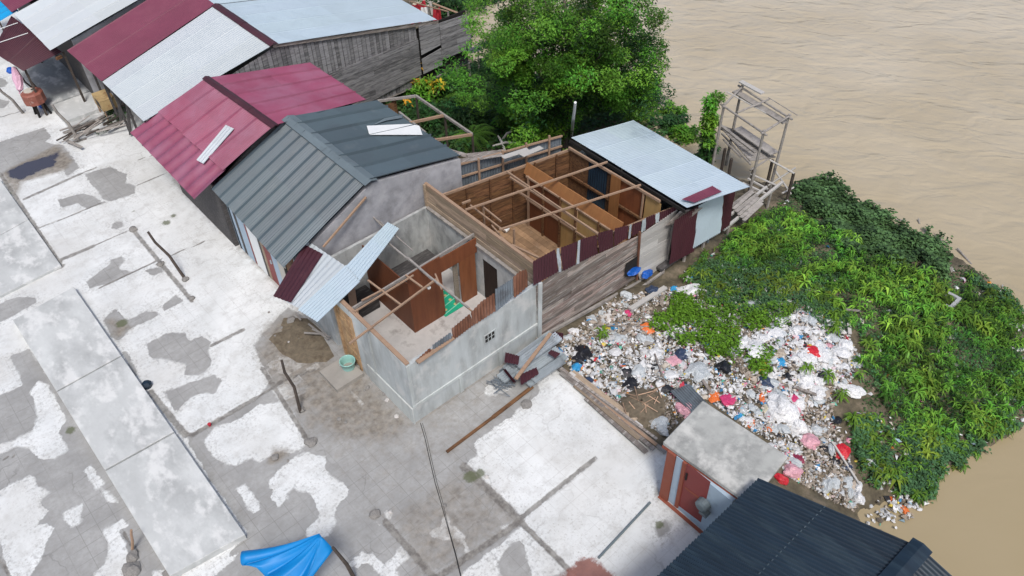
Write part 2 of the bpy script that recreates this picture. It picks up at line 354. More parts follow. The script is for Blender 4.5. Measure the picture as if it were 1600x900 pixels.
# ================================================================== SETTING
# ---- river and wide ground
def simple_nodes(name):
    m = D.materials.new(name); m.use_nodes = True; return m, m.node_tree.nodes, m.node_tree.links
WATER_Z = -1.5
m, n, L = simple_nodes('muddy_river_water')
b = n['Principled BSDF']; b.inputs['Roughness'].default_value = .16; b.inputs['IOR'].default_value = 1.33
tc = n.new('ShaderNodeTexCoord')
t = n.new('ShaderNodeTexNoise'); t.inputs['Scale'].default_value = .12; t.inputs['Detail'].default_value = 5; L.new(tc.outputs['Object'], t.inputs['Vector'])
r = n.new('ShaderNodeValToRGB'); r.color_ramp.elements[0].position = .32; r.color_ramp.elements[1].position = .68
r.color_ramp.elements[0].color = (.41, .355, .265, 1); r.color_ramp.elements[1].color = (.475, .42, .33, 1)
L.new(t.outputs['Fac'], r.inputs[0])
mp = n.new('ShaderNodeMapping'); mp.vector_type = 'TEXTURE'; mp.inputs['Rotation'].default_value = (0, 0, R(-50)); mp.inputs['Scale'].default_value = (1.8, 1.0, 1)
L.new(tc.outputs['Object'], mp.inputs[0])
a1 = n.new('ShaderNodeTexNoise'); a1.inputs['Scale'].default_value = 1.05; a1.inputs['Detail'].default_value = 2; a1.inputs['Distortion'].default_value = .7; L.new(mp.outputs[0], a1.inputs['Vector'])
a2 = n.new('ShaderNodeTexNoise'); a2.inputs['Scale'].default_value = 2.6; a2.inputs['Detail'].default_value = 3; a2.inputs['Distortion'].default_value = .6; L.new(mp.outputs[0], a2.inputs['Vector'])
# calmer water in the lee of the bank (low y), rougher towards the open river
sx = n.new('ShaderNodeSeparateXYZ'); L.new(tc.outputs['Object'], sx.inputs[0])
ad = n.new('ShaderNodeMath'); ad.operation = 'MULTIPLY_ADD'; ad.inputs[1].default_value = .8; L.new(sx.outputs['Y'], ad.inputs[0]); L.new(sx.outputs['X'], ad.inputs[2])
cm = n.new('ShaderNodeMapRange'); cm.inputs[1].default_value = 16; cm.inputs[2].default_value = 40; cm.inputs[3].default_value = .06; cm.inputs[4].default_value = 1.0; L.new(ad.outputs[0], cm.inputs[0])
far_sheen = n.new('ShaderNodeMapRange'); far_sheen.inputs[1].default_value = 12; far_sheen.inputs[2].default_value = 52; L.new(ad.outputs[0], far_sheen.inputs[0])   # silty brown by the bank, sky reflection painted in paler far out
sn = n.new('ShaderNodeMath'); sn.operation = 'MULTIPLY_ADD'; sn.inputs[1].default_value = .5; sn.inputs[2].default_value = -.25; L.new(t.outputs['Fac'], sn.inputs[0])
sa = n.new('ShaderNodeMath'); sa.operation = 'ADD'; sa.use_clamp = True; L.new(sn.outputs[0], sa.inputs[0]); L.new(far_sheen.outputs[0], sa.inputs[1])
sm_ = n.new('ShaderNodeMix'); sm_.data_type = 'RGBA'; sm_.inputs[6].default_value = (.31, .25, .145, 1); L.new(sa.outputs[0], sm_.inputs[0]); L.new(r.outputs[0], sm_.inputs[7]); L.new(sm_.outputs[2], b.inputs['Base Color'])
ma = n.new('ShaderNodeMath'); ma.operation = 'MULTIPLY_ADD'; ma.inputs[1].default_value = .28; L.new(a2.outputs['Fac'], ma.inputs[0]); L.new(a1.outputs['Fac'], ma.inputs[2])
bn = n.new('ShaderNodeBump'); bn.inputs['Distance'].default_value = .28
m2 = n.new('ShaderNodeMath'); m2.operation = 'MULTIPLY'; m2.inputs[1].default_value = .62; L.new(cm.outputs[0], m2.inputs[0]); L.new(m2.outputs[0], bn.inputs['Strength'])
L.new(ma.outputs[0], bn.inputs['Height']); L.new(bn.outputs[0], b.inputs['Normal'])
MAT['water'] = m
mb = MB(); mb.poly([V(-40, -400, WATER_Z), V(500, -400, WATER_Z), V(500, 500, WATER_Z), V(-40, 500, WATER_Z)])
tag(mb.build('river_water', MAT['water'], origin=(0, 0, WATER_Z)), kind='structure')

SHORE = [(10.6, -60), (10.6, 1.2), (12.5, 1.5), (13.6, 2.1), (14.4, 2.0), (15.1, 1.1), (16, 1.4), (17, 1.3), (17.8, .95), (19.6, .55), (21.5, 1.1),
         (23.1, 2.1), (24.5, 3.5), (25.2, 6), (25, 8.4), (25.4, 10.6), (24.3, 11.4), (23.2, 13), (22.9, 14.9), (23.3, 18), (24.2, 20), (23.6, 22), (22.2, 25),
         (21.6, 27), (21.9, 29), (23.5, 32), (25, 45), (25, 120), (-200, 120), (-200, -60)]
def tz(x, y):
    x = np.atleast_1d(np.asarray(x, float)); y = np.atleast_1d(np.asarray(y, float))
    p = np.stack([x, y], 1); d = sdf(p, SHORE)
    xe = np.where(y < 11.2, 10.45, np.clip(10.45 + (y - 11.2) * 2, 10.45, 12.3))
    e = np.maximum(x - xe, 0)
    z = np.where(d > 0, -1.48 + 1.4 * np.clip(d, 0, None) / (np.clip(d, 0, None) + e * .75 + 1e-6), -1.5 + np.clip(d, -6, 0) * .3)
    k = sm((e - .1) / 1.5)
    mound = .5 * np.exp(-(((x - 15.5) / 2.6) ** 2 + ((y - 6.6) / 2.4) ** 2)) + .35 * np.exp(-(((x - 19.5) / 3) ** 2 + ((y - 6) / 3.5) ** 2))
    mound += .3 * np.exp(-(((x - 12) / 1.2) ** 2 + ((y - 8.6) / 1.8) ** 2))
    bumps = .07 * np.sin(x * 2.3 + np.sin(y * 1.7) * 1.5) * np.sin(y * 2.1 + x * .7) + .05 * np.sin(x * 5.1 + y * 3.3) * np.sin(y * 4.7 - x * 2.2)
    return z + k * (np.where(d > 0, mound * sm(d / 2.0) + bumps, 0))
def tz1(x, y): return float(tz(x, y)[0])
def PT(px, py, dz=0.0):                   # pixel -> point on the bank
    z = -.7
    for _ in range(25):
        p = P(px, py, z); z += .5 * (tz1(p[0], p[1]) + dz - z)
    return P(px, py, z)

# ---- bank (soil under the rubbish and weeds)
m, n, L = simple_nodes('river_bank_soil')
b = n['Principled BSDF']; b.inputs['Roughness'].default_value = .95
tc = n.new('ShaderNodeTexCoord')
t = n.new('ShaderNodeTexNoise'); t.inputs['Scale'].default_value = 2.2; t.inputs['Detail'].default_value = 8; t.inputs['Roughness'].default_value = .7; L.new(tc.outputs['Object'], t.inputs['Vector'])
r = n.new('ShaderNodeValToRGB'); r.color_ramp.elements[0].position = .3; r.color_ramp.elements[1].position = .7
r.color_ramp.elements[0].color = (.045, .036, .025, 1); r.color_ramp.elements[1].color = (.2, .16, .115, 1)
e_ = r.color_ramp.elements.new(.5); e_.color = (.1, .085, .055, 1)
L.new(t.outputs['Fac'], r.inputs[0]); L.new(r.outputs[0], b.inputs['Base Color'])
bn = n.new('ShaderNodeBump'); bn.inputs['Strength'].default_value = .6; bn.inputs['Distance'].default_value = .08; L.new(t.outputs['Fac'], bn.inputs['Height']); L.new(bn.outputs[0], b.inputs['Normal'])
MAT['bank'] = m
def grid_obj(name, xs, ys, zf, mat, attrs=None):
    X, Y = np.meshgrid(xs, ys); x = X.ravel(); y = Y.ravel(); z = zf(x, y)
    nx, ny = len(xs), len(ys)
    idx = np.arange(nx * ny).reshape(ny, nx)
    f = np.stack([idx[:-1, :-1], idx[:-1, 1:], idx[1:, 1:], idx[1:, :-1]], -1).reshape(-1, 4)
    me = D.meshes.new(name); me.vertices.add(len(x)); me.vertices.foreach_set('co', np.stack([x, y, z], 1).astype(np.float32).ravel())
    me.loops.add(len(f) * 4); me.loops.foreach_set('vertex_index', f.ravel().astype(np.int32))
    me.polygons.add(len(f)); me.polygons.foreach_set('loop_start', np.arange(0, len(f) * 4, 4, dtype=np.int32))
    try: me.polygons.foreach_set('loop_total', np.full(len(f), 4, np.int32))
    except Exception: pass
    me.update(calc_edges=True); me.validate()
    for k, val in (attrs or {}).items():
        a = me.attributes.new(k, 'FLOAT', 'POINT'); a.data.foreach_set('value', val.astype(np.float32))
    me.materials.append(mat); o = D.objects.new(name, me); COL.objects.link(o); ORG[o.name] = V(0, 0, 0); return o
ter = grid_obj('river_bank', np.arange(10.2, 32.01, .14), np.arange(-4, 48.01, .14), tz, MAT['bank'])
tag(ter, kind='structure')

# ---- plaza
PXL = lambda pts: [tuple(P(a, b, 0)[:2]) for a, b in pts]
GREY_BIG = [
 [(0, 617), (37, 602), (16, 557), (45, 544), (300, 900), (270, 960), (-60, 960), (-60, 640)],
 [(283, 672), (300, 676), (400, 625), (425, 590), (405, 560), (395, 540), (425, 505), (450, 480), (520, 520), (655, 640), (838, 515), (885, 545), (920, 600), (905, 960), (270, 960), (388, 835), (330, 752)]]
WHITE = [
 [(47, 615), (58, 597), (75, 600), (105, 655), (92, 677), (107, 702), (85, 717), (62, 718), (45, 700), (25, 697), (-10, 716), (-10, 696), (22, 688), (35, 680), (50, 672), (61, 650)],
 [(-60, 790), (0, 766), (48, 742), (55, 750), (58, 757), (77, 769), (62, 780), (65, 788), (78, 797), (57, 820), (72, 818), (85, 825), (72, 850), (70, 862), (45, 905), (15, 900), (0, 848), (-60, 800)],
 [(100, 802), (130, 785), (132, 792), (125, 805), (127, 815), (112, 826), (102, 815)],
 [(130, 735), (142, 724), (165, 755), (150, 765)], [(160, 765), (170, 770), (185, 787), (167, 785)],
 [(162, 830), (192, 810), (201, 822), (188, 830), (200, 862), (207, 882), (195, 905), (147, 905), (147, 895), (162, 882), (172, 855)],
 [(239, 893), (290, 890), (375, 862), (365, 875), (330, 905), (225, 930)],
 [(318, 690), (335, 668), (372, 655), (405, 632), (440, 628), (462, 650), (478, 695), (455, 708), (440, 705), (405, 722), (395, 715), (367, 728), (338, 718)],
 [(420, 750), (462, 712), (482, 707), (505, 712), (510, 722), (507, 729), (527, 752), (537, 755), (546, 765), (540, 777), (525, 792), (522, 807), (525, 817), (515, 835), (509, 840), (477, 840), (477, 827), (500, 807), (497, 795), (482, 772), (465, 767), (460, 762), (445, 772), (450, 780), (435, 792), (422, 776), (426, 767)],
 [(369, 765), (382, 758), (388, 764), (410, 795), (396, 803), (380, 782)],
 [(665, 832), (687, 822), (692, 807), (700, 806), (704, 820), (712, 822), (725, 837), (735, 865), (727, 862), (724, 850), (710, 840), (695, 845), (675, 840)],
 [(541, 882), (565, 862), (580, 865), (600, 880), (627, 855), (640, 869), (617, 890), (625, 905), (597, 905), (580, 881), (570, 880), (560, 889)],
 [(600, 799), (611, 801), (608, 810), (601, 808)], [(588, 815), (594, 815), (599, 822), (592, 823)], [(783, 824), (794, 820), (795, 828), (786, 832)],
 [(715, 905), (727, 892), (815, 822), (825, 835), (882, 887), (872, 897), (832, 905), (825, 872), (815, 845), (800, 845), (775, 880), (785, 905)],
 [(756, 608), (765, 597), (785, 595), (798, 608), (775, 618), (758, 616)],
 [(477, 577), (497, 565), (502, 572), (495, 578)], [(427, 607), (467, 582), (485, 605), (472, 617), (445, 625), (432, 620)],
 [(412, 570), (437, 555), (485, 565), (450, 587)], [(550, 612), (572, 630), (562, 635)],
 [(725, 725), (747, 712), (740, 692), (800, 650), (845, 610), (838, 597), (867, 577), (882, 587), (1050, 690), (1120, 830), (1100, 960), (890, 960), (890, 893), (818, 822), (800, 790)]]
GREY = [
 [(-20, 228), (0, 222), (40, 208), (68, 200), (80, 213), (70, 222), (100, 228), (112, 243), (125, 262), (105, 275), (98, 262), (60, 262), (30, 283), (25, 275), (-20, 268)],
 [(132, 272), (172, 260), (197, 272), (197, 285), (212, 290), (210, 302), (172, 315), (160, 310), (147, 292)],
 [(91, 312), (130, 302), (150, 307), (160, 317), (135, 327), (122, 317), (97, 325)],
 [(175, 350), (183, 345), (192, 347), (193, 353), (183, 358), (176, 355)],
 [(135, 440), (170, 415), (172, 407), (190, 400), (195, 407), (185, 420), (212, 425), (172, 442), (140, 450)],
 [(227, 422), (255, 415), (255, 425), (240, 430)],
 [(-10, 478), (0, 475), (25, 464), (55, 465), (57, 472), (15, 497), (-10, 508)],
 [(160, 500), (180, 482), (200, 500), (225, 486), (247, 487), (248, 492), (207, 512), (185, 532), (175, 527)],
 [(252, 480), (275, 459), (286, 471), (257, 486)],
 [(226, 537), (262, 520), (287, 520), (297, 532), (315, 526), (330, 535), (325, 550), (330, 570), (315, 587), (290, 585), (292, 570), (250, 560), (240, 562)],
 [(254, 612), (335, 585), (346, 595), (335, 615), (310, 615), (287, 630), (275, 645)],
 [(187, 545), (200, 550), (217, 587), (210, 588)],
 [(-20, 150), (0, 155), (15, 158), (8, 168), (-20, 175)], [(0, 120), (12, 128), (8, 136), (-10, 138)],
 [(1022, 825), (1040, 811), (1052, 820), (1032, 842)], [(1020, 760), (1030, 758), (1032, 770), (1024, 776)],
 [(205, 872), (240, 880), (236, 905), (190, 905), (200, 890)], [(195, 832), (203, 828), (222, 862), (212, 864)]]
JOINT = [((0, 271), (97, 417), .1), ((38, 311), (125, 272), .1), ((62, 356), (165, 315), .055), ((97, 405), (145, 385), .12), ((145, 385), (207, 358), .05), ((207, 358), (300, 470), .1),
         ((155, 450), (245, 408), .06), ((245, 408), (320, 377), .04), ((-20, 470), (97, 415), .14), ((212, 290), (262, 270), .03), ((215, 250), (240, 242), .04), ((125, 272), (150, 262), .06),
         ((300, 680), (400, 622), .1), ((400, 622), (440, 598), .06), ((235, 612), (290, 680), .13), ((500, 575), (425, 600), .05),
         ((812, 814), (888, 889), .1), ((810, 812), (930, 716), .09), ((725, 728), (812, 812), .16), ((602, 815), (680, 905), .12), ((410, 575), (482, 690), .09), ((680, 905), (812, 815), .12),
         ((1, 718), (22, 712), .04), ((193, 832), (215, 862), .05), ((-10, 860), (18, 905), .06), ((0, 183), (40, 172), .05), ((330, 540), (380, 515), .09)]
DIRT = [([(395, 560), (415, 500), (460, 490), (530, 560), (585, 590), (655, 665), (600, 700), (520, 690), (470, 640), (440, 630)], .68, .5), ([(440, 560), (880, 555), (820, 620), (720, 740), (560, 760), (470, 700)], .34, .7), ([(480, 700), (700, 660), (720, 820), (560, 800)], .3, .8), ([(480, 590), (520, 580), (530, 640), (480, 690), (455, 640)], .55, .4),
        ([(720, 725), (820, 815), (690, 905), (640, 905), (600, 800), (640, 780)], .55, .6), ([(90, 225), (115, 250), (100, 268), (35, 285), (25, 310), (0, 275), (10, 265)], .9, .3), ([(160, 495), (200, 500), (210, 512), (180, 535)], .7, .3),
        ([(655, 660), (838, 528), (870, 560), (800, 615), (690, 690)], .25, .4), ([(260, 372), (310, 355), (345, 375), (300, 400)], .3, .5), ([(590, 788), (600, 800), (575, 812), (560, 800)], .5, .2), ([(700, 735), (740, 735), (830, 820), (800, 830)], .5, .3),
        ([(425, 698), (460, 702), (440, 722), (415, 728)], .8, .2), ([(395, 500), (470, 500), (500, 570), (420, 590)], .35, .4), ([(270, 700), (330, 735), (420, 830), (360, 800)], .4, .4), ([(205, 285), (215, 290), (100, 330), (150, 470)], .15, .5),
        ([(340, 375), (430, 430), (440, 470), (380, 470), (330, 400)], .2, .6), ([(930, 850), (985, 800), (1000, 815), (940, 870)], .35, .3), ([(0, 560), (45, 545), (90, 640), (0, 640)], .12, .4)]
WET = [[(5, 268), (20, 262), (82, 240), (94, 236), (85, 258), (45, 275), (32, 282), (14, 276)]]
MOSS = [((260, 348), .16), ((271, 337), .11), ((735, 745), .2), ((208, 330), .06), ((750, 740), .15), ((1030, 820), .12), ((190, 505), .2), ((110, 672), .15), ((8, 305), .25)]
REDP = [[(870, 905), (905, 872), (925, 868), (968, 905), (968, 960), (870, 960)]]
xs = np.arange(-9, 10.451, .07); ys = np.arange(1.5, 46.01, .07)
X, Y = np.meshgrid(xs, ys); pts = np.stack([X.ravel(), Y.ravel()], 1)
wob = lambda s, o: np.array([0.0])
paint = np.full(len(pts), 3.0)
for g in GREY_BIG: paint = np.minimum(paint, -sdf(pts, PXL(g)))
for g in WHITE: paint = np.maximum(paint, sdf(pts, PXL(g)))
for g in GREY: paint = np.minimum(paint, -sdf(pts, PXL(g)))
joint = np.zeros(len(pts)); dirt = np.zeros(len(pts)); moss = np.zeros(len(pts))
for a, b_, wd in JOINT:
    A, B = PXL([a, b_]); joint = np.maximum(joint, np.clip(1.5 - segd(pts, A, B) / (wd * .8), 0, 1.5))
for g, amt, soft in DIRT: dirt = np.maximum(dirt, amt * sm(sdf(pts, PXL(g)) / (2 * soft) + .5))
for c, rr in MOSS:
    A = PXL([c])[0]; moss = np.maximum(moss, np.clip(1.6 - np.hypot(*(pts - A).T) / rr, 0, 1.4))
# dirt along the foot of the walls
for a, b_ in (((6.25, 11.25), (10.6, 11.25)), ((6.25, 11.25), (6.25, 16.4)), ((6.2, 16.4), (6.2, 26)), ((9.3, 4.2), (9.3, 5.5)), ((10.45, 5.5), (10.45, 11))):
    dirt = np.maximum(dirt, .6 * np.exp(-segd(pts, a, b_) / .22))
    moss = np.maximum(moss, .25 * np.exp(-segd(pts, a, b_) / .1))
wet = np.max([sdf(pts, PXL(g)) for g in WET], 0); redp = np.max([sdf(pts, PXL(g)) for g in REDP], 0)
m, n, L = simple_nodes('plaza_paving')
b = n['Principled BSDF']; tc = n.new('ShaderNodeTexCoord')
def att(k):
    a = n.new('ShaderNodeAttribute'); a.attribute_name = k; return a.outputs['Fac']
def nz(scale, det=5, ro=.6, dist=0.0):
    t = n.new('ShaderNodeTexNoise'); t.inputs['Scale'].default_value = scale; t.inputs['Detail'].default_value = det; t.inputs['Roughness'].default_value = ro; t.inputs['Distortion'].default_value = dist
    L.new(tc.outputs['Object'], t.inputs['Vector']); return t.outputs['Fac']
def mth(op, a, b_=0.0, c=None):
    x = n.new('ShaderNodeMath'); x.operation = op
    for i, k in enumerate((a, b_, c)):
        if k is None: continue
        if isinstance(k, (int, float)): x.inputs[i].default_value = k
        else: L.new(k, x.inputs[i])
    return x.outputs[0]
def mr(src, a, b_, c=0, d=1):
    r = n.new('ShaderNodeMapRange'); r.inputs[1].default_value = a; r.inputs[2].default_value = b_; r.inputs[3].default_value = c; r.inputs[4].default_value = d; L.new(src, r.inputs[0]); return r.outputs[0]
def mixc(f, c1, c2):
    x = n.new('ShaderNodeMix'); x.data_type = 'RGBA'
    if isinstance(f, (int, float)): x.inputs[0].default_value = f
    else: L.new(f, x.inputs[0])
    for i, k in ((6, c1), (7, c2)):
        if isinstance(k, tuple): x.inputs[i].default_value = (*k, 1)
        else: L.new(k, x.inputs[i])
    return x.outputs[2]
br = n.new('ShaderNodeTexBrick'); br.offset = 0; br.inputs['Scale'].default_value = 1; br.inputs['Brick Width'].default_value = .4; br.inputs['Row Height'].default_value = .4
br.inputs['Mortar Size'].default_value = .009; br.inputs['Mortar Smooth'].default_value = .5; L.new(tc.outputs['Object'], br.inputs['Vector'])
tile = br.outputs['Fac']
# bare cement tiles
grey = mixc(mr(nz(.9, 6), .3, .7), (.255, .258, .255), (.38, .385, .38))
grey = mixc(mr(nz(7, 6, .7), .35, .7, 0, .45), grey, (.2, .19, .175))
grey = mixc(mth('MULTIPLY', mth('MULTIPLY', tile, mr(nz(.5, 3), .4, .6, .1, 1)), .5), grey, (.14, .135, .125))
# white lime screed on top
white = mixc(mr(nz(.7, 6), .3, .7), (.56, .58, .58), (.715, .735, .735))
white = mixc(mr(nz(2.6, 8, .72), .48, .72, 0, .7), white, (.42, .42, .405))
white = mixc(mth('MULTIPLY', mr(nz(16, 4, .7), .55, .68, 0, .75), mr(nz(.8, 4), .4, .56)), white, (.33, .32, .3))
white = mixc(mth('MULTIPLY', mth('MULTIPLY', tile, mr(nz(.45, 3), .42, .62)), .45), white, (.36, .355, .34))
white = mixc(mr(nz(.33, 5, .6, .6), .47, .7, 0, .5), white, (.47, .46, .43))
vr = n.new('ShaderNodeTexVoronoi'); vr.feature = 'DISTANCE_TO_EDGE'; vr.inputs['Scale'].default_value = .55
vm = n.new('ShaderNodeMix'); vm.data_type = 'VECTOR'; vm.inputs[0].default_value = .12; L.new(tc.outputs['Object'], vm.inputs[4])
vn = n.new('ShaderNodeTexNoise'); vn.inputs['Scale'].default_value = 1.6; vn.inputs['Detail'].default_value = 4; L.new(tc.outputs['Object'], vn.inputs['Vector'])
vs_ = n.new('ShaderNodeVectorMath'); vs_.operation = 'SCALE'; vs_.inputs['Scale'].default_value = 6; L.new(vn.outputs['Color'], vs_.inputs[0]); L.new(vs_.outputs[0], vm.inputs[5]); L.new(vm.outputs[1], vr.inputs['Vector'])
crack = mth('MULTIPLY', mr(vr.outputs['Distance'], .004, .012, 1, 0), mr(nz(.6, 3), .5, .6))
grey = mixc(mth('MULTIPLY', crack, .3), grey, (.09, .085, .08)); white = mixc(mth('MULTIPLY', crack, .25), white, (.25, .245, .235))
edge = mth('ADD', att('paint'), mth('ADD', mth('MULTIPLY', mth('SUBTRACT', nz(2.2, 6, .65), .5), .26), mth('MULTIPLY', mth('SUBTRACT', nz(9, 4, .6), .5), .09)))
pf = mr(mth('DIVIDE', edge, mr(nz(1.1, 4), .45, .7, .02, .11)), -.5, .5)
# worn-through speckles near the rim of each screed patch
worn = mth('MULTIPLY', mr(nz(11, 5, .75), .52, .6), mr(edge, .05, .42, 1, 0))
pf = mth('MULTIPLY', pf, mth('SUBTRACT', 1.0, mth('MULTIPLY', worn, .6)))
col = mixc(pf, grey, white)
dn = mth('ADD', att('dirt'), mth('MULTIPLY', mth('SUBTRACT', nz(3.1, 7, .72), .5), 1.1))
dn = mth('MULTIPLY', mr(dn, .28, .75), mr(att('dirt'), .02, .2))
col = mixc(mth('MULTIPLY', dn, .82), col, mixc(mr(nz(6, 5), .35, .65), (.115, .095, .07), (.265, .235, .195)))
jn = mr(mth('ADD', att('joint'), mth('MULTIPLY', mth('SUBTRACT', nz(6, 5, .7), .5), 1.5)), .45, .85)
col = mixc(mth('MULTIPLY', jn, .8), col, mixc(mr(nz(5, 4), .4, .6), (.1, .09, .08), (.23, .22, .2)))
wt = mr(mth('ADD', att('wet'), mth('MULTIPLY', mth('SUBTRACT', nz(3, 5), .5), .6)), -.03, .06)
col = mixc(wt, col, (.055, .055, .075))
rp = mr(mth('ADD', att('redp'), mth('MULTIPLY', mth('SUBTRACT', nz(7, 6, .75), .5), .45)), -.02, .08)
col = mixc(mth('MULTIPLY', rp, .9), col, mixc(mr(nz(4, 5), .35, .65), (.17, .05, .035), (.24, .085, .06)))
mo = mr(mth('ADD', att('moss'), mth('MULTIPLY', mth('SUBTRACT', nz(8, 5, .7), .5), 1.4)), .55, .95)
col = mixc(mth('MULTIPLY', mo, .8), col, (.085, .1, .045))
L.new(col, b.inputs['Base Color'])
L.new(mth('SUBTRACT', .85, mth('MULTIPLY', wt, .7)), b.inputs['Roughness'])
bn = n.new('ShaderNodeBump'); bn.inputs['Strength'].default_value = .5; bn.inputs['Distance'].default_value = .02
L.new(mth('SUBTRACT', mth('ADD', mth('MULTIPLY', pf, .6), mth('MULTIPLY', nz(25, 4), .35)), mth('MULTIPLY', jn, .8)), bn.inputs['Height']); L.new(bn.outputs[0], b.inputs['Normal'])
MAT['plaza'] = m
pl = grid_obj('plaza_pavement', xs, ys, lambda x, y: np.zeros(len(x)), MAT['plaza'], dict(paint=paint, joint=joint, dirt=dirt, wet=wet, redp=redp, moss=moss))
tag(pl, kind='structure')
# edge of the plaza slab towards the dump, and the wide ground beyond the picture
mb = MB(); mb.box(-9, 10.45, 1.5, 11.0, -.5, -.01); tag(mb.build('plaza_edge', MAT['concrete']), kind='structure')
mb = MB(); mb.poly([V(-300, -300, -.03), V(10.4, -300, -.03), V(10.4, 500, -.03), V(-300, 500, -.03)]); tag(mb.build('ground', MAT['slab'], origin=(0, 0, -.03)), kind='structure')

# ================================================================== RAISED PAVING SLABS, STAGE
def slab_thing(label, quad, z, joints, th=None):
    t = thing('concrete_slab', label, 'slab', (np.mean([P(*q, z)[0] for q in quad]), np.mean([P(*q, z)[1] for q in quad]), 0))
    c = [P(*q, z) for q in quad]           # a,b along the left side; d,c along the right side
    ts = [0] + joints + [1]
    for i in range(len(ts) - 1):
        g = .008
        a0 = ts[i] + (g if i else 0) * .3; a1 = ts[i + 1] - (g if i < len(ts) - 2 else 0) * .3
        q = [c[0] * (1 - a0) + c[1] * a0, c[3] * (1 - a0) + c[2] * a0, c[3] * (1 - a1) + c[2] * a1, c[0] * (1 - a1) + c[1] * a1]
        mb = MB(); k = random.uniform(.95, 1.04)
        mb.hexa([V(p[0], p[1], -.01) for p in q], [V(p[0], p[1], z + random.uniform(-.003, .003)) for p in q], (k, k, k))
        o = mb.build('slab_section', MAT['slab'], t)
        bv = o.modifiers.new('b', 'BEVEL'); bv.width = .015; bv.segments = 2
    return t
slab_thing('long raised pale concrete slab in three sections running to the bottom edge of the plaza', [(20, 500), (265, 900), (383, 835), (115, 448)], .2, [.34, .655])
slab_thing('raised concrete slab cut by the left edge of the picture', [(-75, 330), (-60, 492), (95, 414), (0, 280)], .1, [.5])

st = thing('concrete_stage', 'raised concrete platform in the shade beside the dark maroon awning', 'platform', (5.4, 35, 0))
mb = MB(); mb.box(4.45, 7.4, 34.05, 38.5, -.01, .3, (.62, .64, .66)); mb.build('platform', MAT['slab'], st)  # darker tint: awning shade put into the slab colour
st = thing('concrete_stage', 'pale concrete platform with a stepped side behind the pile of sticks', 'platform', (5.6, 33, 0))
mb = MB(); mb.box(4.6, 7.4, 32.35, 34.0, -.01, .28, (1, 1, 1)); mb.build('platform', MAT['slab'], st)
mb = MB(); mb.box(4.7, 6.6, 32.0, 32.34, -.01, .15, (.85, .85, .85)); mb.build('step', MAT['slab'], st)

# ================================================================== HOUSES ON THE ROW
def roof_part(name, mat, root, quad, n, **k):
    mb = MB(); mb.corr(*quad, n, **k); return mb.build(name, mat, root)
def ridge_cap(root, p, q, mat, w=.22, drop=.07, name='ridge_cap', up=.05):
    p = np.asarray(p, float); q = np.asarray(q, float); d = (q - p) / np.linalg.norm(q - p); s = np.cross(d, V(0, 0, 1))
    mb = MB(); k = max(2, int(np.linalg.norm(q - p) / 1.1))
    for i in range(k):
        a = p + (q - p) * i / k - d * .03; b_ = p + (q - p) * (i + 1) / k + d * .03; u = V(0, 0, up + (i % 2) * .01)
        g = random.uniform(.9, 1.08)
        for sg in (1, -1):
            mb.hexa([a + u - V(0, 0, .012), b_ + u - V(0, 0, .012), b_ + s * sg * w + u - V(0, 0, drop + .012), a + s * sg * w + u - V(0, 0, drop + .012)],
                    [a + u, b_ + u, b_ + s * sg * w + u - V(0, 0, drop), a + s * sg * w + u - V(0, 0, drop)], (g, g, g))
    return mb.build(name, mat, root)

# ---------------- grey roofed house
e1, e2 = P(330, 295, 2.4), P(445, 420, 2.4); r1, r2 = P(450, 183, 3.75), P(578, 283, 3.75); b1, b2 = P(590, 157, 3.0), P(722, 245, 3.0)
hs = thing('house', 'plastered house with a dark grey ribbed roof beside the roofless house', 'house', (9, 18.8, 0))
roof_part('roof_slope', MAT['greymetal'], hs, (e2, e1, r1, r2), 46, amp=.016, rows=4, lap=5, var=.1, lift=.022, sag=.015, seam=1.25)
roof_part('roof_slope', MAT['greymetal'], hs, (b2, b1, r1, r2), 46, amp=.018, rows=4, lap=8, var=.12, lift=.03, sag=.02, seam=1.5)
ridge_cap(hs, r1, r2 + (r2 - r1) * .01, MAT['greycap'])
yw = 16.45
mb = MB(); mb.prism([V(6.2, yw, 0), V(12.2, yw, 0), V(12.2, yw, 2.92), V(9.0, yw, 3.62), V(6.2, yw, 2.32)], V(0, .14, 0)); mb.build('gable_wall', MAT['gableplaster'], hs)
mb = MB(); mb.prism([V(6.2, 20.75, 0), V(12.2, 20.75, 0), V(12.2, 20.75, 2.92), V(9.0, 20.75, 3.62), V(6.2, 20.75, 2.32)], V(0, .12, 0)); mb.build('gable_wall', MAT['gableplaster'], hs)
mb = MB(); mb.box(12.08, 12.2, 16.6, 20.74, -.6, 2.9); mb.build('rear_wall', MAT['gableplaster'], hs)
front = [(20.9, 20.55, 'bluepaint'), (20.55, 20.35, 'darkwood'), (20.35, 19.85, 'bluepaint'), (19.85, 19.72, 'reddoor'), (19.72, 19.05, 'whitepaint'), (19.05, 18.9, 'darkwood'), (18.9, 18.75, 'frontwood'),
         (18.28, 17.9, 'bluepaint'), (17.9, 17.5, 'creampaint'), (17.5, 17.28, 'black')]  # last entry: black panel painted for the shade of an opening
for a, b_, mt in front:
    mb = MB(); mb.box(6.2, 6.26, b_ + .005, a - .005, 0, 2.3); mb.build('wall_panel', MAT[mt], hs)
mb = MB(); mb.box(6.21, 6.25, 18.3, 18.74, 0, 2.1); dr = mb.build('door', MAT['reddoor'], hs)
mb = MB(); mb.box(6.17, 6.21, 18.36, 18.42, .95, 1.08); mb.build('handle', MAT['zinc'], dr)
mb = MB(); planks(mb, [(16.5, 0), (17.27, 0), (17.27, 2.3), (16.5, 2.3)], FX(6.24), bw=.2, direction='v'); mb.build('wall_boards', MAT['brownwood'], hs)
mb = MB(); mb.beam(e1 + V(.06, .1, -.05), e2 + V(.06, .1, -.05), .03, .09); mb.build('fascia_board', MAT['creampaint'], hs)
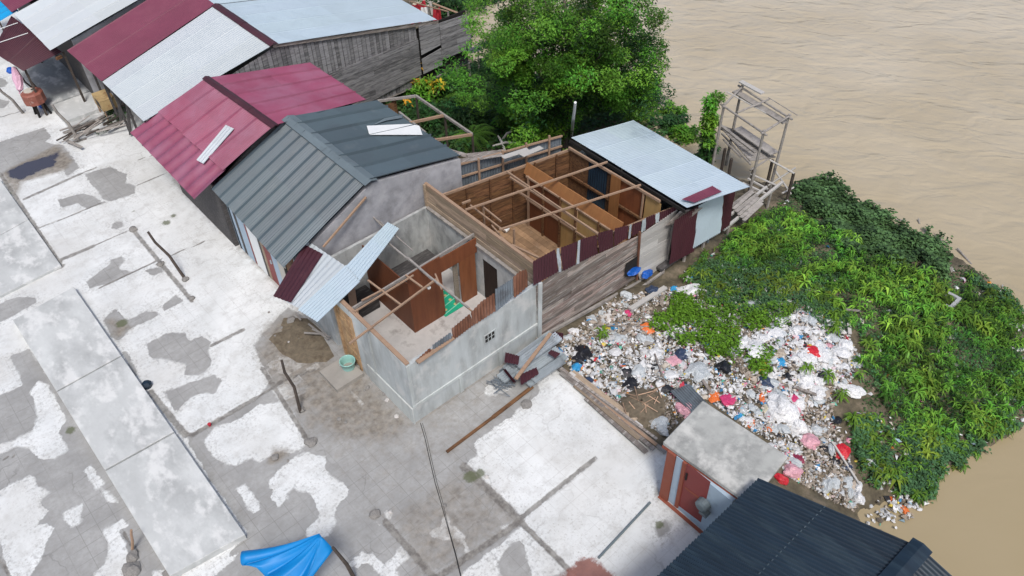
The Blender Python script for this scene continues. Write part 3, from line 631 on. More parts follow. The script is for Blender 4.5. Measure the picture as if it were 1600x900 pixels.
def on_slope(px, py, A, B, C, lift=.03):  # point of a roof plane seen at a pixel
    N = np.cross(B - A, C - A); N /= np.linalg.norm(N); N = N if N[2] > 0 else -N
    d = _ray(px, py); return CAM + d * (((A - CAM) @ N) / (d @ N)) + N * lift
q = [on_slope(a, b_, b1, b2, r2, .05) for a, b_ in ((573, 199), (640, 196), (655, 199), (660, 213), (577, 213))]
mb = MB(); mb.prism(q, V(0, 0, .008)); mb.build('skylight_sheet', MAT['whitepaint'], hs)
q = [on_slope(a, b_, b1, b2, r2, .06) for a, b_ in ((583, 198), (602, 187), (630, 182), (628, 187), (604, 191))]
mb = MB(); mb.prism(q, V(0, 0, .008)); mb.build('lifted_sheet', MAT['greycap'], hs)
# wooden frame of a pulled down lean-to behind it
fr = thing('timber_skeleton', 'bare timber frame of a dismantled lean-to behind the grey roof', 'frame', (14, 19.5, -.5))
A_, B_, C_ = P(650, 150, 2.1), P(738, 210, 2.1), P(590, 158, 2.1)
D_, E_, F_ = P(624, 176, 2.0), P(665, 208, 2.0), P(680, 219, 2.0)
for k, (p, q) in enumerate(((C_, A_), (A_, B_), (B_, F_), (P(695, 180, 2.1), P(632, 194, 2.0)), (D_, E_))):
    mb = MB(); mb.beam(p, q, .07, .09); mb.build('rail', MAT['timber' if k in (2, 3) else 'greypole'], fr)
for p in (A_, B_, P(695, 180, 2.1), C_):
    mb = MB(); mb.beam(V(p[0], p[1], tz1(p[0], p[1]) - .1), p - V(0, 0, .05), .06, .06); mb.build('post', MAT['darkpole'], fr)
mb = MB(); ps = P(592, 160, 2.05); pe = P(622, 155, 2.05)
planks(mb, [(ps[0], .6), (pe[0], .6), (pe[0], 1.95), (ps[0], 1.95)], FY((ps[1] + pe[1]) / 2), bw=.12, direction='v'); mb.build('board_panel', MAT['brownwood'], fr)

# ---------------- pink roofed house
e1, e2 = P(205, 208, 2.4), P(303, 310, 2.4); r1, r2 = P(322, 122, 3.8), P(430, 198, 3.8); b1, b2 = P(485, 98, 3.0), P(575, 157, 3.0)
hs = thing('house', 'house with a faded pink ribbed roof between the white roof and the grey roof', 'house', (8.6, 23, 0))
k = .4
m1, m2 = e1 * (1 - k) + r1 * k + V(0, 0, -.03), e2 * (1 - k) + r2 * k + V(0, 0, -.03)
roof_part('roof_slope', MAT['pink'], hs, (e2 - V(0, .1, 0), e1, m1, m2), 9, amp=.045, rows=3, per=10, lap=20, var=.05, lift=.0, sag=.015)
roof_part('roof_slope', MAT['pink'], hs, (m2 + V(-.1, -.05, .04), m1 + V(-.1, 0, .04), r1, r2), 44, amp=.014, rows=4, lap=9, var=.1, lift=.02, sag=.02)
roof_part('roof_slope', MAT['pink'], hs, (b2, b1, r1, r2), 44, amp=.014, rows=4, lap=9, var=.1, lift=.02, sag=.02)
ridge_cap(hs, r1, r2, MAT['darkmaroon'], .13, .05, up=.07)
mb = MB(); mb.box(6.1, 6.2, 21.1, 25.0, 0, 2.35); mb.build('front_wall', MAT['darkwood'], hs)
for y in (21.05, 25.02):
    mb = MB(); mb.prism([V(6.1, y, 0), V(11.6, y, 0), V(11.6, y, 2.9), V(8.2, y, 3.65), V(6.1, y, 2.4)], V(0, .08, 0)); mb.build('gable_wall', MAT['darkwood'], hs)
mb = MB(); mb.box(11.5, 11.6, 21.1, 25.0, -.6, 2.85); mb.build('rear_wall', MAT['darkwood'], hs)
q = [on_slope(a, b_, e1, e2, r2, .09) for a, b_ in ((310, 253), (356, 198), (369, 204), (321, 259))]
mb = MB(); c_ = np.mean(q, 0)
mb.corr(q[0], q[3], q[2], q[1], 3, amp=.012, per=8, rows=2, lap=99, lift=0)
tag(mb.build('roofing_sheet', MAT['whitemetal']), 'narrow white sheet lying loose on the pink roof', 'roofing sheet')
# gap strips under the eave
# ---------------- long house with maroon and white roof
e0, e1, e2 = P(105, 80, 2.8), P(160, 128, 2.8), P(225, 190, 2.8)
r2 = P(428, 70, 4.0); r1 = P(335, 5, 4.0); yl = e0[1] + .1
r1 = V(r2[0], e1[1] + (r1[1] - e1[1]) * .7, 4.0); r0 = V(r2[0], yl + .2, 4.0)
b2 = P(683, 31, 2.6); b1 = V(b2[0] + .1, r1[1], 2.6); b0 = V(b2[0] + .2, yl, 2.6)
hs = thing('house', 'long stall building with a maroon and white metal roof and grey board gable', 'house', (11, 29, 0))
roof_part('roof_slope', MAT['whitemetal'], hs, (e2, e1, r1, r2), 34, amp=.007, rows=6, lap=9, var=.06, lift=.003, sag=.012)
roof_part('roof_slope', MAT['maroon'], hs, (e1, e0, r0, r1), 32, amp=.012, rows=4, lap=16, var=.05, lift=.01, sag=.012)
roof_part('roof_slope', MAT['bluemetal'], hs, (b2, b1, r1, r2), 40, amp=.006, rows=4, lap=9, var=.05, lift=.002, sag=.01)
roof_part('roof_slope', MAT['bluemetal'], hs, (b1, b0, r0, r1), 30, amp=.01, rows=4, lap=9, var=.045, lift=.006)
ridge_cap(hs, r1, r2, MAT['darkmaroon'], .16, .06, up=.06)
GY = r2[1] + .12
ol = [(6.2, 0), (12, 0)] + onY(GY, [(560, 150), (648, 121), (703, 94), (737, 88), (727, 20), (684, 36)]) + [(r2[0], 3.86), (6.2, 2.75)]
ol[2] = (ol[2][0], min(ol[2][1], .25))
x18 = ol[7][0]
def top(x): return np.interp(x, [6.2, r2[0], x18, ol[6][0]], [2.72, 3.84, ol[7][1], ol[6][1]])
def bot(x): return np.interp(x, [12, ol[2][0], ol[3][0], ol[4][0], ol[5][0]], [0, ol[2][1], ol[3][1], ol[4][1], ol[5][1]])
xm = PY(508, 125, GY)[0]; xj = PY(652, 60, GY)[0]; xk = PY(687, 60, GY)[0]; xe_ = ol[5][0]
gfun = lambda lo, hi: (lambda: (lambda g: (g, g, g * 1.02))(random.uniform(lo, hi)))
mb = MB(); planks(mb, [(6.2, 0), (xj, 0), (xj, top(xj) - .02), (r2[0], 3.82), (6.2, 2.7)], FY(GY + .06), bw=.17, gap=.02, direction='v', colf=gfun(.6, 1.6), ln=(6, 7))
mb.build('upper_cladding', MAT['gablewood'], hs)
mb = MB(); planks(mb, [(xm, bot(xm) + .02), (xj, bot(xj)), (xj, 2.1), (xm, 2.1)], FY(GY - .02), bw=.2, gap=.016, slope=.01, colf=gfun(.6, 1.35)); mb.build('board_panel', MAT['gablewood'], hs)
mb = MB(); planks(mb, [(xj + .09, bot(xj)), (xj + .09, 1.15), (xk, 1.3), (xk, bot(xk))], FY(GY - .03), bw=.2, gap=.016, slope=-.06, colf=gfun(.8, 1.9))
planks(mb, [(xj + .09, 1.35), (xj + .09, top(xj)), (xk, top(xk)), (xk, 1.45)], FY(GY - .03), bw=.2, gap=.016, slope=-.06, colf=gfun(.8, 1.9)); mb.build('board_panel', MAT['gablewood'], hs)
mb = MB(); planks(mb, [(xk + .02, .75), (xk + .02, top(xk)), (xe_ - .2, top(xe_) - .05), (xe_ - .05, 1.6), (xe_, .75)], FY(GY - .04), bw=.21, gap=.016, slope=-.05, colf=gfun(.8, 2.0)); mb.build('board_panel', MAT['gablewood'], hs)
mb = MB(); mb.box(6.3, xe_ - .1, GY + .14, GY + .2, .1, 2.4); mb.build('inner_lining', MAT['black'], hs)
mb = MB(); mb.box(r2[0] + 1, b2[0] + .15, GY + .02, GY + .1, 0, .05); mb.beam(V(r2[0], GY - .03, 3.93), V(x18, GY - .03, top(x18) + .06), .05, .12); mb.build('verge_board', MAT['greywood'], hs)
mb = MB(); mb.box(12, xe_, GY + .2, 29, -.05, .02); mb.build('deck', MAT['darkwood'], hs)
for x in np.linspace(xj, xe_ - .1, 5):
    for y in (GY + .1, GY + 2.2):
        mb = MB(); g = tz1(x, y); mb.tube([V(x + .05, y, g - .2), V(x, y, .0)], .06, col=(1.2, 1.2, 1.2)); mb.build('stilt', MAT['greypole'], hs)
mb = MB(); mb.box(7.3, 7.4, 25.5, 32.3, 0, 3.0); mb.build('stall_back', MAT['black'], hs)
mb = MB(); planks(mb, [(25.6, 0), (29.8, 0), (29.8, 2.5), (25.6, 2.5)], FX(7.25), bw=.25, direction='v', gap=.05); mb.build('stall_boards', MAT['darkwood'], hs)
for y in (25.7, 27.3, 29.0, 30.3, 31.3, 32.4):
    mb = MB(); mb.beam(V(6.3, y, 0), V(6.3, y, 2.75), .08, .08); mb.build('post', MAT['darkwood'], hs)
for y in (29.9, 30.8, 31.8):
    mb = MB(); mb.beam(V(6.2, y, .1), V(6.9, y + .25, 2.6), .06, .1); mb.build('brace', MAT['darkwood'], hs)
mb = MB(); mb.box(x18 + .05, xe_ - .15, GY + .2, 29.0, .02, .03); mb.build('rear_deck', MAT['greywood'], hs)
mb = MB(); tn = [P(735, 84, .8), P(753, 78, .9), P(750, 70, 1.0), P(726, 78, .95)]
mb.corr(tn[0], tn[1], tn[2], tn[3], 10, amp=.02, lap=99, lift=0); mb.build('rain_shelter', MAT['oldzinc'], hs)
mb = MB(); p = P(747, 76, .9); mb.tube([V(p[0], p[1], tz1(p[0], p[1])), p], .04); mb.build('shelter_post', MAT['greypole'], hs)
# laundry behind it
for i, (px, py, mt, lab, wd) in enumerate(((652, 6, 'redcloth', 'red cloth hung to dry behind the pale blue roof', .9), (664, 11, 'whitepaint', 'white cloth hung to dry behind the pale blue roof', .45), (682, 14, 'redcloth', 'small dark red cloth hanging on the deck by the board wall', .4))):
    p = P(px, py, 1.7); mb = MB(); pr = None
    k = 9
    rows = [[mb.vert(p + V(wd * (a / k - .5), .06 * math.sin(a * 1.7 + j), -.28 * j + .03 * math.sin(a))) for a in range(k + 1)] for j in range(4)]
    for j in range(3):
        for a in range(k): mb.f.append([rows[j][a], rows[j][a + 1], rows[j + 1][a + 1], rows[j + 1][a]]); mb.c.append((1, 1, 1)); mb.m.append(0)
    o = mb.build('hanging_cloth', MAT[mt]); tag(o, lab, 'cloth'); md = o.modifiers.new('s', 'SOLIDIFY'); md.thickness = .01
rk = thing('drying_rack', 'bare wooden drying rack with cloths behind the pale blue roof', 'rack', tuple(P(670, 12, 0)))
p, q = P(640, 2, 1.75), P(700, 18, 1.75)
mb = MB(); mb.beam(p, q, .04, .04); mb.build('rail', MAT['timber'], rk)
for a in (p, (p + q) / 2, q):
    mb = MB(); mb.beam(V(a[0], a[1], 0), a, .06, .06); mb.build('post', MAT['greypole'], rk)
for i, (a, b_) in enumerate((((672, 2), (676, 24)), ((676, 5), (715, 20)))):
    mb = MB(); mb.beam(P(*a, 1.2), P(*b_, .8), .12, .03); tag(mb.build('board', MAT['greypole' if i == 0 else 'timber']), ('grey board leaning on the drying rack', 'brown board lying towards the dark shrubs at the wall end')[i], 'board')

# ---------------- next building up the row, its awning, and roofs at the corner
e1, e2 = P(22, 22, 2.8), P(80, 80, 2.8); r2 = V(9.6, e2[1], 3.75); r1 = V(9.6, e1[1], 3.75)
hs = thing('house', 'house with a silver white roof at the top left corner', 'house', (8.6, 35.2, 0))
roof_part('roof_slope', MAT['whitemetal'], hs, (e2, e1, r1, r2), 36, amp=.014, rows=4, lap=7, var=.1, lift=.014, sag=.01)
roof_part('roof_slope', MAT['whitemetal'], hs, (V(14, e2[1], 2.7), V(14, e1[1], 2.7), r1, r2), 36, amp=.014, rows=4, lap=7, var=.08, lift=.014)
y = e2[1] + .25
mb = MB(); mb.prism([V(6.2, y, 0), V(13.8, y, 0), V(13.8, y, 2.65), V(9.6, y, 3.65), V(6.2, y, 2.85)], V(0, .1, 0)); mb.build('gable_wall', MAT['gableplaster'], hs)
mb = MB(); mb.box(6.2, 6.3, y + .1, 37.6, 0, 2.8); mb.build('front_wall', MAT['darkwood'], hs)
mb = MB(); mb.box(9.2, 9.7, y - .06, y - .003, 2.3, 2.9); mb.build('window_opening', MAT['black'], hs)
aw = thing('awning', 'flat dark maroon metal awning over the stage at the left edge', 'awning', (4.8, 35.6, 0))
q = [P(37, 112, 2.1), P(-12, 80, 2.1), P(18, 25, 2.55), P(98, 82, 2.55)]
mb = MB(); mb.corr(q[0], q[1], q[2], q[3], 30, amp=.012, rows=3, lap=14, var=.08); mb.build('roof_sheet', MAT['darkmaroon'], aw)
for a, b_ in (((0, 47), (29, 37)), ((0, 68), (45, 53))):
    mb = MB(); mb.beam(on_slope(*a, q[0], q[1], q[2], .05), on_slope(*b_, q[0], q[1], q[2], .05), .03, .02); mb.build('batten', MAT['whitepaint'], aw)
for p in (P(96, 84, 2.5), P(36, 111, 2.08)):
    mb = MB(); mb.beam(V(p[0] + .1, p[1] + .15, 0), p + V(.1, .15, -.03), .08, .08); mb.build('post', MAT['darkpole'], aw)
mb = MB(); mb.beam(P(96, 88, 2.4), P(88, 92, 2.4), .1, .1); mb.build('beam', MAT['brownwood'], aw)
hs = thing('house', 'house with a pink roof cut off by the top left corner', 'house', (8, 40.5, 0))
q = [P(46, 18, 2.9), P(-60, -70, 2.9)]
roof_part('roof_slope', MAT['maroon'], hs, (V(5.3, 37.75, 2.75), V(5.3, 42.5, 2.75), V(9.6, 42.5, 3.8), V(9.6, 37.75, 3.8)), 30, amp=.014, rows=3)
roof_part('roof_slope', MAT['maroon'], hs, (V(14, 37.75, 2.7), V(14, 42.5, 2.7), V(9.6, 42.5, 3.8), V(9.6, 37.75, 3.8)), 30, amp=.014, rows=3)
mb = MB(); mb.box(6.2, 13.8, 37.85, 42, 0, 2.7); mb.build('wall', MAT['darkwood'], hs)
cn = thing('canopy', 'bright blue sheet canopy in the top left corner', 'canopy', (4, 39.5, 0))
q = [P(0, 34, 2.5), P(-70, -20, 2.5), P(-20, -40, 2.75), P(29, 17, 2.75)]
mb = MB(); mb.corr(q[0], q[1], q[2], q[3], 10, amp=.02, rows=3, lap=99, lift=0); mb.build('sheet', MAT['brightblue'], cn)
for p in (q[0], q[3]):
    mb = MB(); mb.beam(V(p[0], p[1] + .2, 0), p + V(0, .2, -.03), .06, .06); mb.build('post', MAT['darkpole'], cn)

# ================================================================== ROOFLESS CONCRETE HOUSE
ch = thing('roofless_house', 'roofless pale concrete house with bare rafters and plywood partitions inside', 'house', (8.5, 13.7, 0))
FXW, SY, BX = 6.22, 11.25, 10.62
# front wall
mb = MB(); mb.prism([V(FXW, SY, 0), V(FXW, 13.72, 0), V(FXW, 13.72, 2.34), V(FXW, SY, 2.3)], V(.12, 0, 0))
mb.prism([V(FXW, 14.95, 0), V(FXW, 16.3, 0), V(FXW, 16.3, 2.3), V(FXW, 14.95, 2.3)], V(.12, 0, 0))
mb.prism([V(FXW, 13.72, 2.1), V(FXW, 14.95, 2.1), V(FXW, 14.95, 2.34), V(FXW, 13.72, 2.34)], V(.12, 0, 0))
mb.build('front_wall', MAT['plaster'], ch)
mb = MB(); mb.box(FXW - .035, FXW - .002, SY - .03, 13.3, .0, .62, (1.12, 1.1, 1.06)); mb.box(FXW - .02, FXW - .002, 12.86, 12.95, .62, 2.3, (1.15, 1.15, 1.12)); mb.build('plinth', MAT['plaster'], ch)
# side wall with trim
tp = onY(SY, [(643, 568), (705, 529), (745, 503), (778, 484), (836, 447)])
sw = [(FXW + .121, 0), (BX + .1, 0), (BX + .1, 2.25)] + [(x, z) for x, z in tp[::-1] if FXW + .2 < x < BX] + [(FXW + .121, 2.25)]
mb = MB(); mb.prism([V(x, SY, z) for x, z in sw], V(0, .12, 0)); mb.build('side_wall', MAT['plaster'], ch)
mb = MB(); mb.box(FXW, BX + .08, SY - .04, SY - .002, .62, .72, (1.12, 1.12, 1.1))
for x in (7.75, 9.15): mb.box(x, x + .13, SY - .035, SY - .003, 0, .62, (1.08, 1.08, 1.06))
mb.box(FXW, FXW + .1, SY - .03, SY - .003, .72, 2.28, (1.1, 1.1, 1.08)); mb.build('wall_trim', MAT['plaster'], ch)
mb = MB(); mb.box(BX - .02, BX + .1, SY - .1, SY - .045, 0, 2.3, (1.1, 1.1, 1.1)); mb.build('corner_post', MAT['plaster'], ch)
# vent
q = onY(SY, [(755, 518), (773, 507), (774, 527), (757, 539)]); x0 = min(p[0] for p in q); x1 = max(p[0] for p in q); z0 = min(p[1] for p in q) + .05; z1 = z0 + .32
mb = MB(); mb.box(x0, x1, SY - .03, SY - .003, z0, z1, (.95, .95, .95)); vt = mb.build('vent', MAT['plaster'], ch)
mb = MB()
for i in range(3):
    for j in range(2):
        a = x0 + .03 + i * (x1 - x0 - .05) / 3; c_ = z0 + .04 + j * .14
        mb.box(a, a + (x1 - x0) / 3 - .05, SY - .034, SY - .031, c_, c_ + .11)
mb.build('vent_hole', MAT['black'], vt)
# tin patches along the top of the side wall
def tin(px, mat, root, y=SY - .05, pitch=.085, amp=.014, sheet=9, name='tin_patch'):
    mb = MB(); corrpoly(mb, onY(y, px), FY(y), pitch=pitch, amp=amp, sheet=sheet); o = mb.build(name, MAT[mat], root)
    return o
tin([(650, 563), (672, 543), (676, 551), (652, 569)], 'rust', ch)
tin([(676, 539), (704, 519), (707, 532), (676, 553)], 'oldzinc', ch)
tin([(705, 514), (734, 490), (741, 507), (708, 532)], 'rust', ch)
tin([(735, 489), (752, 471), (772, 458), (774, 486), (741, 508)], 'rust', ch, pitch=.1)
tin([(774, 452), (801, 435), (802, 462), (774, 488)], 'oldzinc', ch)
tin([(801, 434), (812, 424), (822, 421), (825, 430), (824, 448), (803, 466)], 'rust', ch, pitch=.1)
# rear and left walls, floor
mb = MB(); zt = 1.98
mb.prism([V(BX, 16.2, 0), V(BX, 13.62, 0), V(BX, 13.62, zt), V(BX, 16.2, zt)], V(.06, 0, 0))
mb.prism([V(BX, 12.95, 0), V(BX, 11.38, 0), V(BX, 11.38, zt), V(BX, 12.95, zt)], V(.06, 0, 0))
mb.prism([V(BX, 13.62, 1.62), V(BX, 12.95, 1.62), V(BX, 12.95, zt), V(BX, 13.62, zt)], V(.06, 0, 0)); mb.build('rear_wall', MAT['plaster_in'], ch)
mb = MB(); mb.box(BX + .03, BX + .06, 12.96, 13.61, 0.06, 1.61); mb.build('dark_curtain', MAT['curtain'], ch)
mb = MB(); mb.box(FXW + .12, BX, 16.2, 16.3, 0, 2.02); mb.build('left_wall', MAT['plaster_in'], ch)
mb = MB(); mb.box(FXW + .12, BX, SY + .12, 16.2, -.02, .05); mb.build('floor', MAT['whitefloor'], ch)
# plywood partitions
PXX, PYY = 8.14, 13.82
mb = MB(); mb.box(PXX, 9.28, PYY, PYY + .03, .05, 2.35); mb.box(9.28, 10.6, PYY, PYY + .03, 1.75, 2.28, (1.1, 1.1, 1.1)); mb.box(9.93, 10.52, PYY, PYY + .03, .05, 1.75, (1.25, 1.35, 1.3)); mb.build('partition', MAT['redply'], ch)
mb = MB(); mb.box(PXX, PXX + .03, PYY + .031, 16.1, .05, 2.0, (.8, .8, .8)); mb.build('partition', MAT['redply'], ch)  # left face tinted darker, its shading put into the plywood colour
mb = MB(); mb.box(9.76, 9.93, PYY + .1, PYY + .13, .05, 1.75, (.7, .8, .9)); mb.build('door', MAT['frontwood'], ch)
mb = MB(); mb.beam(V(FXW, PYY - .05, 2.33), V(BX, PYY + .12, 2.33), .05, .09); mb.build('tie_beam', MAT['greypole'], ch)
mb = MB(); mb.beam(V(BX - .01, SY + .1, 2.02), V(BX - .01, 16.2, 2.02), .1, .06); mb.build('wall_plate', MAT['greypole'], ch)
mb = MB(); mb.beam(V(FXW + .06, SY, 2.34), V(FXW + .06, 14.6, 2.38), .11, .05); mb.build('wall_plate', MAT['timber'], ch)
mb = MB(); mb.beam(P(652, 566, 2.33), P(708, 527, 2.3), .14, .03); mb.build('ledge_board', MAT['timber'], ch)
for a, b_, w_, mt in (((554, 487), (646, 430), .04, 'timber'), ((546, 537), (682, 436), .048, 'timber'), ((575, 438), (626, 476), .045, 'timber'), ((634, 430), (660, 449), .045, 'timber'),
                      ((607, 380), (640, 407), .045, 'greypole'), ((637, 403), (676, 437), .055, 'greypole'), ((672, 433), (733, 482), .05, 'greypole'), ((680, 437), (737, 486), .035, 'timber'),
                      ((680, 428), (690, 452), .04, 'timber'), ((565, 470), (600, 452), .04, 'timber'), ((572, 328), (600, 356), .04, 'greypole'), ((592, 345), (645, 372 + 20), .03, 'greypole')):
    mb = MB(); mb.beam(P(*a, 2.44), P(*b_, 2.42), w_, w_); mb.build('rafter', MAT[mt], ch)
mb = MB(); mb.tube([P(670, 446, 2.4), P(670, 446, 2.4) - V(0, 0, .12)], .006, 5); bw_ = mb.build('bulb_wire', MAT['cable'], ch)
mb = MB(); c_ = P(670, 449, 2.28); mb.tube([c_ + V(0, 0, .07), c_ + V(0, 0, .045), c_, c_ - V(0, 0, .045), c_ - V(0, 0, .065)], [.02, .03, .06, .045, .01], 10); mb.build('bulb', MAT['bulb'], bw_)
# entrance
mb = MB()
planks(mb, [(13.78, .03), (14.5, .03), (14.5, 2.08), (13.78, 2.08)], FX(FXW + .03), bw=.17, direction='v'); dr = mb.build('door', MAT['mat'], ch)
mb = MB()
for k in range(7): mb.beam(V(FXW, 13.85, .25 + k * .26), V(FXW, 14.45, .38 + k * .26), .012, .05)
mb.build('door_slat', MAT['mat'], dr)
for y in (13.74, 14.55):
    mb = MB(); mb.beam(V(FXW, y, 0), V(FXW, y, 2.1), .1, .07); mb.build('door_post', MAT['mat'], ch)
mb = MB(); mb.box(5.25, 6.12, 13.5, 14.4, -.01, .13); tag(mb.build('doorstep', MAT['step']), 'cement step in front of the woven door of the roofless house', 'step')
# mat draped over a low bench behind the doorway
rug = thing('floor_mat', 'green patterned mat behind the plywood doorway', 'mat', (9.6, 14.4, .06))
RPY, RPZ = [13.72, 14.6, 15.4], [.06, .06, .062]
rz_ = lambda y: float(np.interp(y, RPY, RPZ))
def ruglay(x0, x1, y0, y1, dz, skew=0.0):
    mb = MB(); ys_ = sorted([y0, y1] + [k for k in RPY if y0 < k < y1])
    for a, b_ in zip(ys_, ys_[1:]):
        lo = [V(x0, a, rz_(a)), V(x1, a + skew, rz_(a + skew)), V(x1, b_ + skew, rz_(b_ + skew)), V(x0, b_, rz_(b_))]
        mb.hexa(lo, [p + V(0, 0, dz) for p in lo])
    return mb
ruglay(9.2, 9.95, 13.72, 15.35, .008).build('mat_sheet', MAT['green'], rug)
for i in range(6):
    y = 13.8 + i * .25
    ruglay(9.25, 9.9, y, y + .03, .012, .1).build('mat_stripe', MAT['mint'], rug)
    for x in (9.38, 9.75):
        mb = MB(); yy = y + .15; mb.tube([V(x, yy, rz_(yy) + .004), V(x, yy, rz_(yy) + .014)], .05, 9); mb.build('mat_motif', MAT['gold'], rug)
# rubble and things inside
for k, (x, y, s_) in enumerate(((6.75, 11.75, .3), (7.0, 12.1, .22), (7.35, 11.65, .18), (6.6, 12.8, .2), (7.9, 11.6, .14))):
    mb = MB(); n_ = 7; top_ = [V(x + s_ * math.cos(t) * random.uniform(.7, 1.1), y + s_ * math.sin(t) * random.uniform(.7, 1.1), .05 + s_ * .3) for t in np.linspace(0, 6.28, n_, False)]
    mb.prism([V(p[0], p[1], .05) for p in top_], V(.02, .01, s_ * .35)); tag(mb.build('plaster_lump', MAT['whitefloor']), 'lump of broken plaster on the white floor of the roofless house', 'rubble', 'plaster lumps on the white floor')
mb = MB(); mb.box(6.55, 7.05, 12.3, 12.9, .05, .5); tag(mb.build('wooden_box', MAT['boxbrown']), 'brown box on the white floor just inside the front wall', 'box')
mb = MB(); mb.beam(V(6.7, 14.6, .06), V(7.3, 15.6, 1.5), .22, .03); tag(mb.build('board', MAT['timber']), 'pale board leaning in the dark front corner of the roofless house', 'board')
mb = MB(); mb.box(8.9, 10.4, 15.5, 16.15, .05, .495, (.8, .8, .8)); tag(mb.build('low_bench', MAT['darkwood']), 'dark low bench against the inner left wall behind the plywood', 'bench'); mb = MB(); mb.box(6.6, 8.0, 15.4, 16.1, .05, .5, (.5, .5, .5)); tag(mb.build('low_bench', MAT['darkwood']), 'dark low bench in the front corner of the roofless house', 'bench')

# loose metal sheets lying over the front
def flat_sheet(name, px, zs, mat, label, n, sub=None):
    q = [P(a, b_, z) for (a, b_), z in zip(px, zs)]
    mb = MB(); mb.corr(q[0], q[1], q[2], q[3], n, amp=.013, rows=5, per=6, lap=99, lift=0, sag=.01, var=.02)
    return tag(mb.build(name, mat), label, 'roofing sheet')
flat_sheet('roofing_sheet', [(428, 462), (470, 484), (543, 418), (481, 376)], (2.5, 2.5, 2.55, 2.6), MAT['whitemetal'], 'white ribbed sheet lying over the eave beside the maroon sheet', 9)
flat_sheet('roofing_sheet', [(427, 463), (455, 473), (505, 397), (476, 382)], (2.53, 2.53, 2.6, 2.63), MAT['darkmaroon'], 'dark maroon sheet lying on the white ribbed sheet at the grey eave', 5)
flat_sheet('roofing_sheet', [(466, 484), (497, 503), (563, 440), (541, 414)], (2.56, 2.5, 2.5, 2.58), MAT['bluemetal'], 'pale blue sheet sloping over the front wall of the roofless house', 8)
flat_sheet('roofing_sheet', [(541, 416), (562, 439), (624, 357), (606, 347)], (2.6, 2.52, 2.62, 2.68), MAT['bluemetal'], 'long pale blue sheet propped up across the open rafters', 6)
mb = MB(); mb.beam(PY(572, 308, 16.38), P(505, 386, 2.6), .05, .05); tag(mb.build('pole', MAT['timber']), 'brown pole leaning along the edge of the grey roof', 'pole')

# ================================================================== TIMBER HOUSE
th = thing('timber_house', 'roofless timber house on stilts with open plank rooms', 'house', (13.2, 13.7, -.1))
TX = 10.72
wl = onX(TX, [(662, 291), (830, 413), (816, 440), (662, 322)])
mb = MB(); planks(mb, [(16.3, .1), (16.3, 2.77), (11.4, 2.72), (11.4, .1)], FX(TX), bw=.21, th=.02, ln=(2, 3.5)); mb.build('front_wall', MAT['frontwood'], th)
mb = MB(); mb.beam(V(TX + .02, 16.35, 2.8), V(TX + .02, 11.3, 2.75), .09, .05); mb.build('wall_plate', MAT['timber'], th)
mb = MB(); mb.beam(V(TX - .05, 16.3, .1), V(TX - .05, 16.3, 2.8), .08, .08); mb.build('corner_post', MAT['frontwood'], th)
# inner plank wall (far side) and outer tin wall
A1, B1 = V(10.85, 16.12, 0), V(15.85, 15.25, 0); U1 = (B1 - A1) / np.linalg.norm(B1 - A1); N1 = np.cross(U1, V(0, 0, 1)); L1 = np.linalg.norm(B1 - A1)
mb = MB(); planks(mb, [(0, .05), (L1, .05), (L1, 2.15), (0, 2.25)], (A1, U1, V(0, 0, 1), N1), bw=.2, th=.02, ln=(1.6, 3)); mb.build('inner_wall', MAT['brownwood'], th)
mb = MB(); mb.beam(A1 + V(0, 0, 2.3), B1 + V(0, 0, 2.2), .06, .08); mb.build('wall_plate', MAT['timber'], th)
for k in range(6):
    p = A1 + U1 * (L1 * (k + .3) / 6) + N1 * .05; mb = MB(); mb.beam(p + V(0, 0, .05), p + V(0, 0, 2.25), .07, .05, (.75, .7, .65), up=U1); mb.build('stud', MAT['brownwood'], th)
A2, B2 = V(10.85, 16.95, 0), V(15.9, 15.75, 0); U2 = (B2 - A2) / np.linalg.norm(B2 - A2); N2 = np.cross(U2, V(0, 0, 1)); L2 = np.linalg.norm(B2 - A2)
mb = MB(); corrpoly(mb, [(0, -.3), (L2, -.3), (L2, 2.45), (0, 2.6)], (A2, U2, V(0, 0, 1), N2), pitch=.1, sheet=.8); mb.build('outer_tin_wall', MAT['oldzinc'], th)
for z0, z1 in ((2.72, 2.5), (2.2, 2.1), (1.6, 1.5)):
    mb = MB(); mb.beam(A2 + V(0, 0, z0) + N2 * .06, B2 + V(0, 0, z1) + N2 * .06, .05, .06); mb.build('rail', MAT['timber'], th)
for k in range(6):
    p = A2 + U2 * (L2 * (k + .4) / 6) + N2 * .1; mb = MB(); mb.beam(p, p + V(0, 0, 2.7), .06, .06, up=U2); mb.build('stud', MAT['timber'], th)
mb = MB(); q = PY(662, 255, 17.0); planks(mb, [(10.9, .3), (12.6, .3), (12.6, 2.65), (10.9, 2.8)], FY(17.15), bw=.2, direction='v', colf=gfun(.6, 1.7)); mb.build('board_fence', MAT['gablewood'], th)
for k, (a, b_, z) in enumerate((((715, 252), (785, 241), 2.7), ((785, 246), (825, 233), 2.75), ((815, 243), (846, 230), 2.8), ((730, 243), (790, 236), 2.5), ((700, 235), (735, 245), 2.5))):
    mb = MB(); mb.beam(P(*a, z), P(*b_, z - .1), .2, .02); mb.build('loose_board', MAT['palewood' if k in (1, 2) else 'greywood'], th)
# floor
mb = MB()
for k in range(22):
    x = 10.85 + k * .228; g = random.uniform(.8, 1.15)
    mb.box(x, x + .222, 11.32, np.interp(x, [10.85, 15.8], [16.05, 15.2]), .0 + random.uniform(0, .008), .06, (g, g * .98, g * .95))
mb.build('floor', MAT['floorwood'], th)
